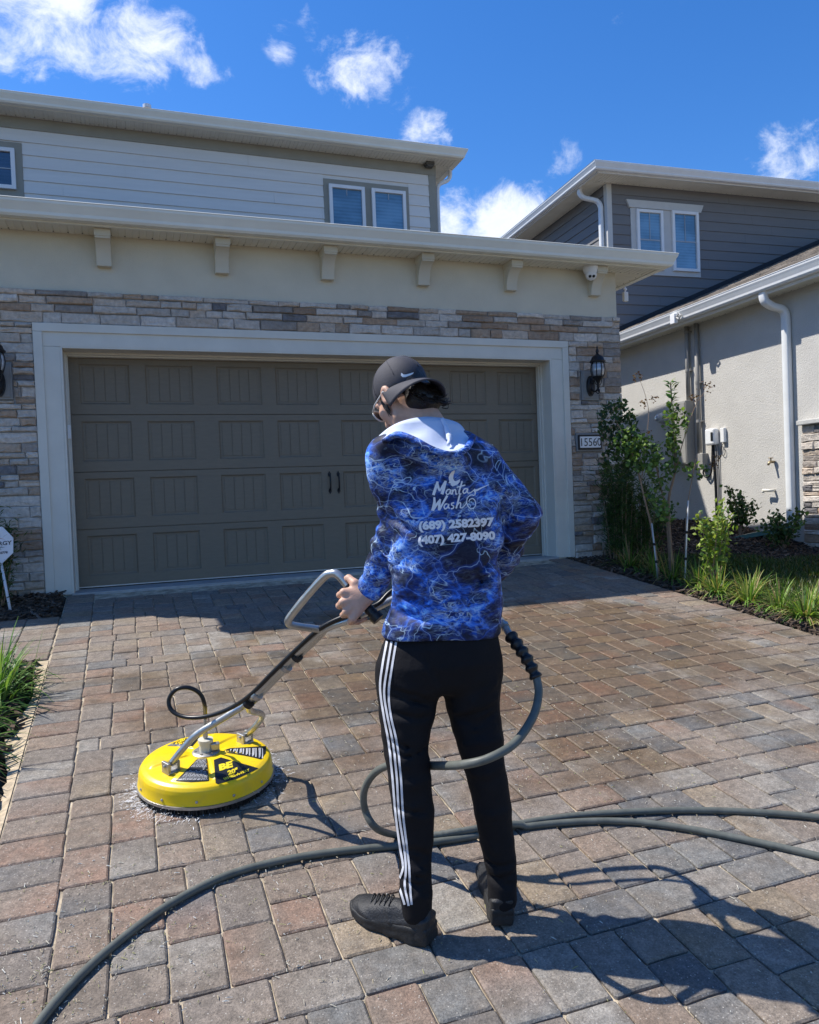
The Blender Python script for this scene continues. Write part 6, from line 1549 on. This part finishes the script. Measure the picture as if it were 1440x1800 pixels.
plant('crape_myrtle', gnd(1184, 1022), 'leggy crape myrtle sapling with seed heads and a bright leafy leader', 'tree', F, S_, leafname='crown')
for u0, v0, u1, v1, lab in ((1158, 1016, 1146, 920, 'slim white stake beside the left stem of the sapling'), (1203, 1026, 1210, 880, 'slim white stake leaning beside the right stem of the sapling')):
    a = gnd(u0, v0); dd = (a-CAMP)@CF; b = W(u1, v1, dd); t = empty('plant_stake', a, lab, 'stake'); w = MB(); w.tube([(0, 0, -.1), tuple(b-a)], .008, 8); obj('rod', w, mat('stake_paint', (.42, .42, .40), .5), t, smooth=True)
    w = MB(); 
    for k in (.3, .62): w.tube([tuple((b-a)*k-Z3*.012), tuple((b-a)*k+Z3*.012)], .014, 8)
    obj('tie', w, BLACKM, t, smooth=True)
# podocarpus beside the pier
def podo(base, hts, label, n=9, cols=GD+G1[2:], spread=.16, ll=.075):
    base = np.asarray(base, float); F, S_ = MB(), MB()
    for k in range(n):
        a = 6.28*k/n+RNG.uniform(-.3, .3); h = RNG.uniform(*hts); tp = base+np.array([math.cos(a), math.sin(a), 0])*spread*RNG.uniform(.3, 1.2)+Z3*h
        b0 = base+np.array([math.cos(a), math.sin(a), 0])*spread*.5; pts = spline([b0, b0*.5+tp*.5+rv(.02), tp], 8); S_.tube(pts, list(np.linspace(.007, .002, len(pts))), 5)
        for i in range(int(260*h)):
            s = RNG.uniform(.08, 1); p = b0*(1-s)+tp*s+rv(.015); t = rv(); t[2] = abs(t[2])*.6+.35
            g = RNG.uniform(.7, 1.35); leaf(F, p, rv()+Z3, t, RNG.uniform(.6, 1.1)*ll, .0052, tuple(q*g for q in RNG.choice(cols)))
            if RNG.random() < .5:
                q = p+rv(.05); leaf(F, q, rv()+Z3, t+rv(.4), ll*.9, .005, tuple(z*g for z in RNG.choice(cols)))
    return plant('podocarpus', base, label, 'shrub', F, S_)
podo((5.42, -.66, -.07), (.75, 1.12), 'tall dark feathery podocarpus against the right stone pier', 14, spread=.17)
podo((5.72, -.62, -.06), (.6, .95), 'dark feathery podocarpus beside the sapling, away from the pier', 12, spread=.18)
podo((-.62, -.62, -.04), (.55, .95), 'feathery podocarpus behind the yard sign', 12, spread=.2)
# broad-leaved shrubs
def shrub(base, h, r, n, cols, label, ll=.05, lw=.016, group=None, name='leafy_shrub', stems=7):
    base = np.asarray(base, float); F, S_ = MB(), MB()
    for k in range(stems):
        a = RNG.uniform(0, 6.28); tp = base+np.array([math.cos(a)*r*RNG.uniform(.3, 1), math.sin(a)*r*RNG.uniform(.3, 1), h*RNG.uniform(.65, 1.05)]); pts = spline([base, base*.55+tp*.45+rv(.03), tp], 6); S_.tube(pts, list(np.linspace(.007, .002, len(pts))), 5)
        for i in range(n//stems):
            s = RNG.uniform(.3, 1)**.8; p = pts[int(s*(len(pts)-1))]+rv(.035)*(1+.0*s); t = rv(); t[2] += .5; g = RNG.uniform(.65, 1.3)
            leaf(F, p, rv(.5)+np.array([-.3, 0, .9]), t, ll*RNG.uniform(.7, 1.2), lw*RNG.uniform(.8, 1.2), tuple(q*g for q in RNG.choice(cols)))
    return plant(name, base, label, 'shrub', F, S_, group)
a = gnd(1232, 985, .05)
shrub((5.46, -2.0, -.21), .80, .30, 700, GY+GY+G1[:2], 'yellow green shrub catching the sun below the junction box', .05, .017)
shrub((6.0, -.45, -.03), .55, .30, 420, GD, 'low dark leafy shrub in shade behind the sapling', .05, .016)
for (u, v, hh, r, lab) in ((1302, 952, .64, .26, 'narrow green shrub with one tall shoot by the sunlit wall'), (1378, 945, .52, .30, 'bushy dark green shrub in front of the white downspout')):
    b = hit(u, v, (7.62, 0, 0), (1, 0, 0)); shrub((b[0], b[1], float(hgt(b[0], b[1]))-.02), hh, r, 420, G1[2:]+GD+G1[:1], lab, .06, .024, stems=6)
# liriope
def liriope(x, y, n, L_, cols, label, group, sc_=1.0):
    z = float(hgt(x, y))-.02; mb = MB()
    for i in range(n):
        a = RNG.uniform(0, 6.28); r = abs(RNG.gauss(0, .05))*sc_; s = RNG.uniform(.1, 1.7)**1.1; g = RNG.uniform(.7, 1.3); c = RNG.choice(cols)
        blade(mb, (x+r*math.cos(a), y+r*math.sin(a), z), (math.cos(a)*s, math.sin(a)*s, 1), L_*RNG.uniform(.5, 1.25), .0058*sc_, 1.3*s+.9, tuple(q*g for q in c), 6)
    t = empty('liriope_clump', (x, y, z), label, 'grass clump', group); f = obj('blades', mb, GRASS, t, attr=True, kind='stuff'); f.matrix_parent_inverse = world_of(t).inverted()
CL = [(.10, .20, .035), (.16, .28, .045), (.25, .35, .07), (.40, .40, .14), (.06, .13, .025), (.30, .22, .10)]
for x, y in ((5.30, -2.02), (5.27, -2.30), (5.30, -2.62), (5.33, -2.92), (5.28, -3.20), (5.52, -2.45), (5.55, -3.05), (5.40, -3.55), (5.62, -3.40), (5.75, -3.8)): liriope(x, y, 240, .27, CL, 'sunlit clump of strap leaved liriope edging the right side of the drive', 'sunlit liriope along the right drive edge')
for x, y in ((5.30, -1.68), (5.34, -1.35), (5.30, -1.02)): liriope(x, y, 110, .34, CL[:2]+CL[4:], 'shaded clump of liriope coloured darker at the foot of the sapling', 'shaded liriope by the sapling')  # palest blades left out, so the shade is also in the leaf colour
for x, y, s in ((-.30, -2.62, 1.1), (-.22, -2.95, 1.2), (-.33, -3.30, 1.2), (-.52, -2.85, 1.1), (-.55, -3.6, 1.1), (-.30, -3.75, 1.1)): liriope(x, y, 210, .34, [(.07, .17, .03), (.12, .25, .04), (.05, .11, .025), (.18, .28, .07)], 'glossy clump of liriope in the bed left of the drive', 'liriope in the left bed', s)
# yard sign
sb = gnd(22, 1074); ys = empty('yard_sign', sb, 'white octagonal yard sign on a leaning white post', 'sign'); dd = (sb-CAMP)@CF
WP = mat('sign_white', (.74, .75, .78), .4, var=.03); w = MB(); top = W(-1, 975, dd)-sb; w.tube([(0, 0, -.12), tuple(top)], .011, 10); obj('post', w, WP, ys, smooth=True)
sc_ = W(-9, 958, dd-.03)-sb; R_ = .158; nrm = -CFH; A8 = [sc_+CRH*R_*math.cos(rad(22.5+45*k)-.06)+Z3*R_*math.sin(rad(22.5+45*k)-.06) for k in range(8)]
w = MB(); w.add([tuple(p) for p in A8]+[tuple(p-nrm*.006) for p in A8], [tuple(range(8)), tuple(range(8, 16))[::-1]]+[(k, k+8, (k+1) % 8+8, (k+1) % 8) for k in range(8)]); obj('panel', w, WP, ys)
def sign_text(s, u, v, hpx, m, w_=1.0, bold=.02):
    vs, fs = text_mesh(s, 1, bold); xs = [q[0] for q in vs]; k = hpx/FPX*dd/.729; o = W(u, v, dd-.03)-sb+nrm*.002; x0 = min(xs); mb = MB(); mb.add([tuple(o+CRH*(x-x0)*k*w_+Z3*(y*k+(x-x0)*k*w_*.06)) for x, y, z in vs], fs); obj('lettering', mb, m, ys)
INK = mat('sign_ink', (.04, .04, .06), .5); sign_text('RGY', -2, 959, 7.0, INK, 1.25); sign_text('-0778', -1, 974, 4.2, INK, 1.1)
w = MB(); arc = [W(-16+t*26, 949-3.2*math.sin(t*3.1), dd-.03)-sb+nrm*.002 for t in np.linspace(0, 1, 12)]; w.add([tuple(p) for p in arc]+[tuple(p-Z3*.004*math.sin(math.pi*i/11)) for i, p in enumerate(arc)], [(i, i+1, 13+i, 12+i) for i in range(11)]); obj('swoosh', w, mat('sign_orange', (.55, .12, .05), .5), ys)
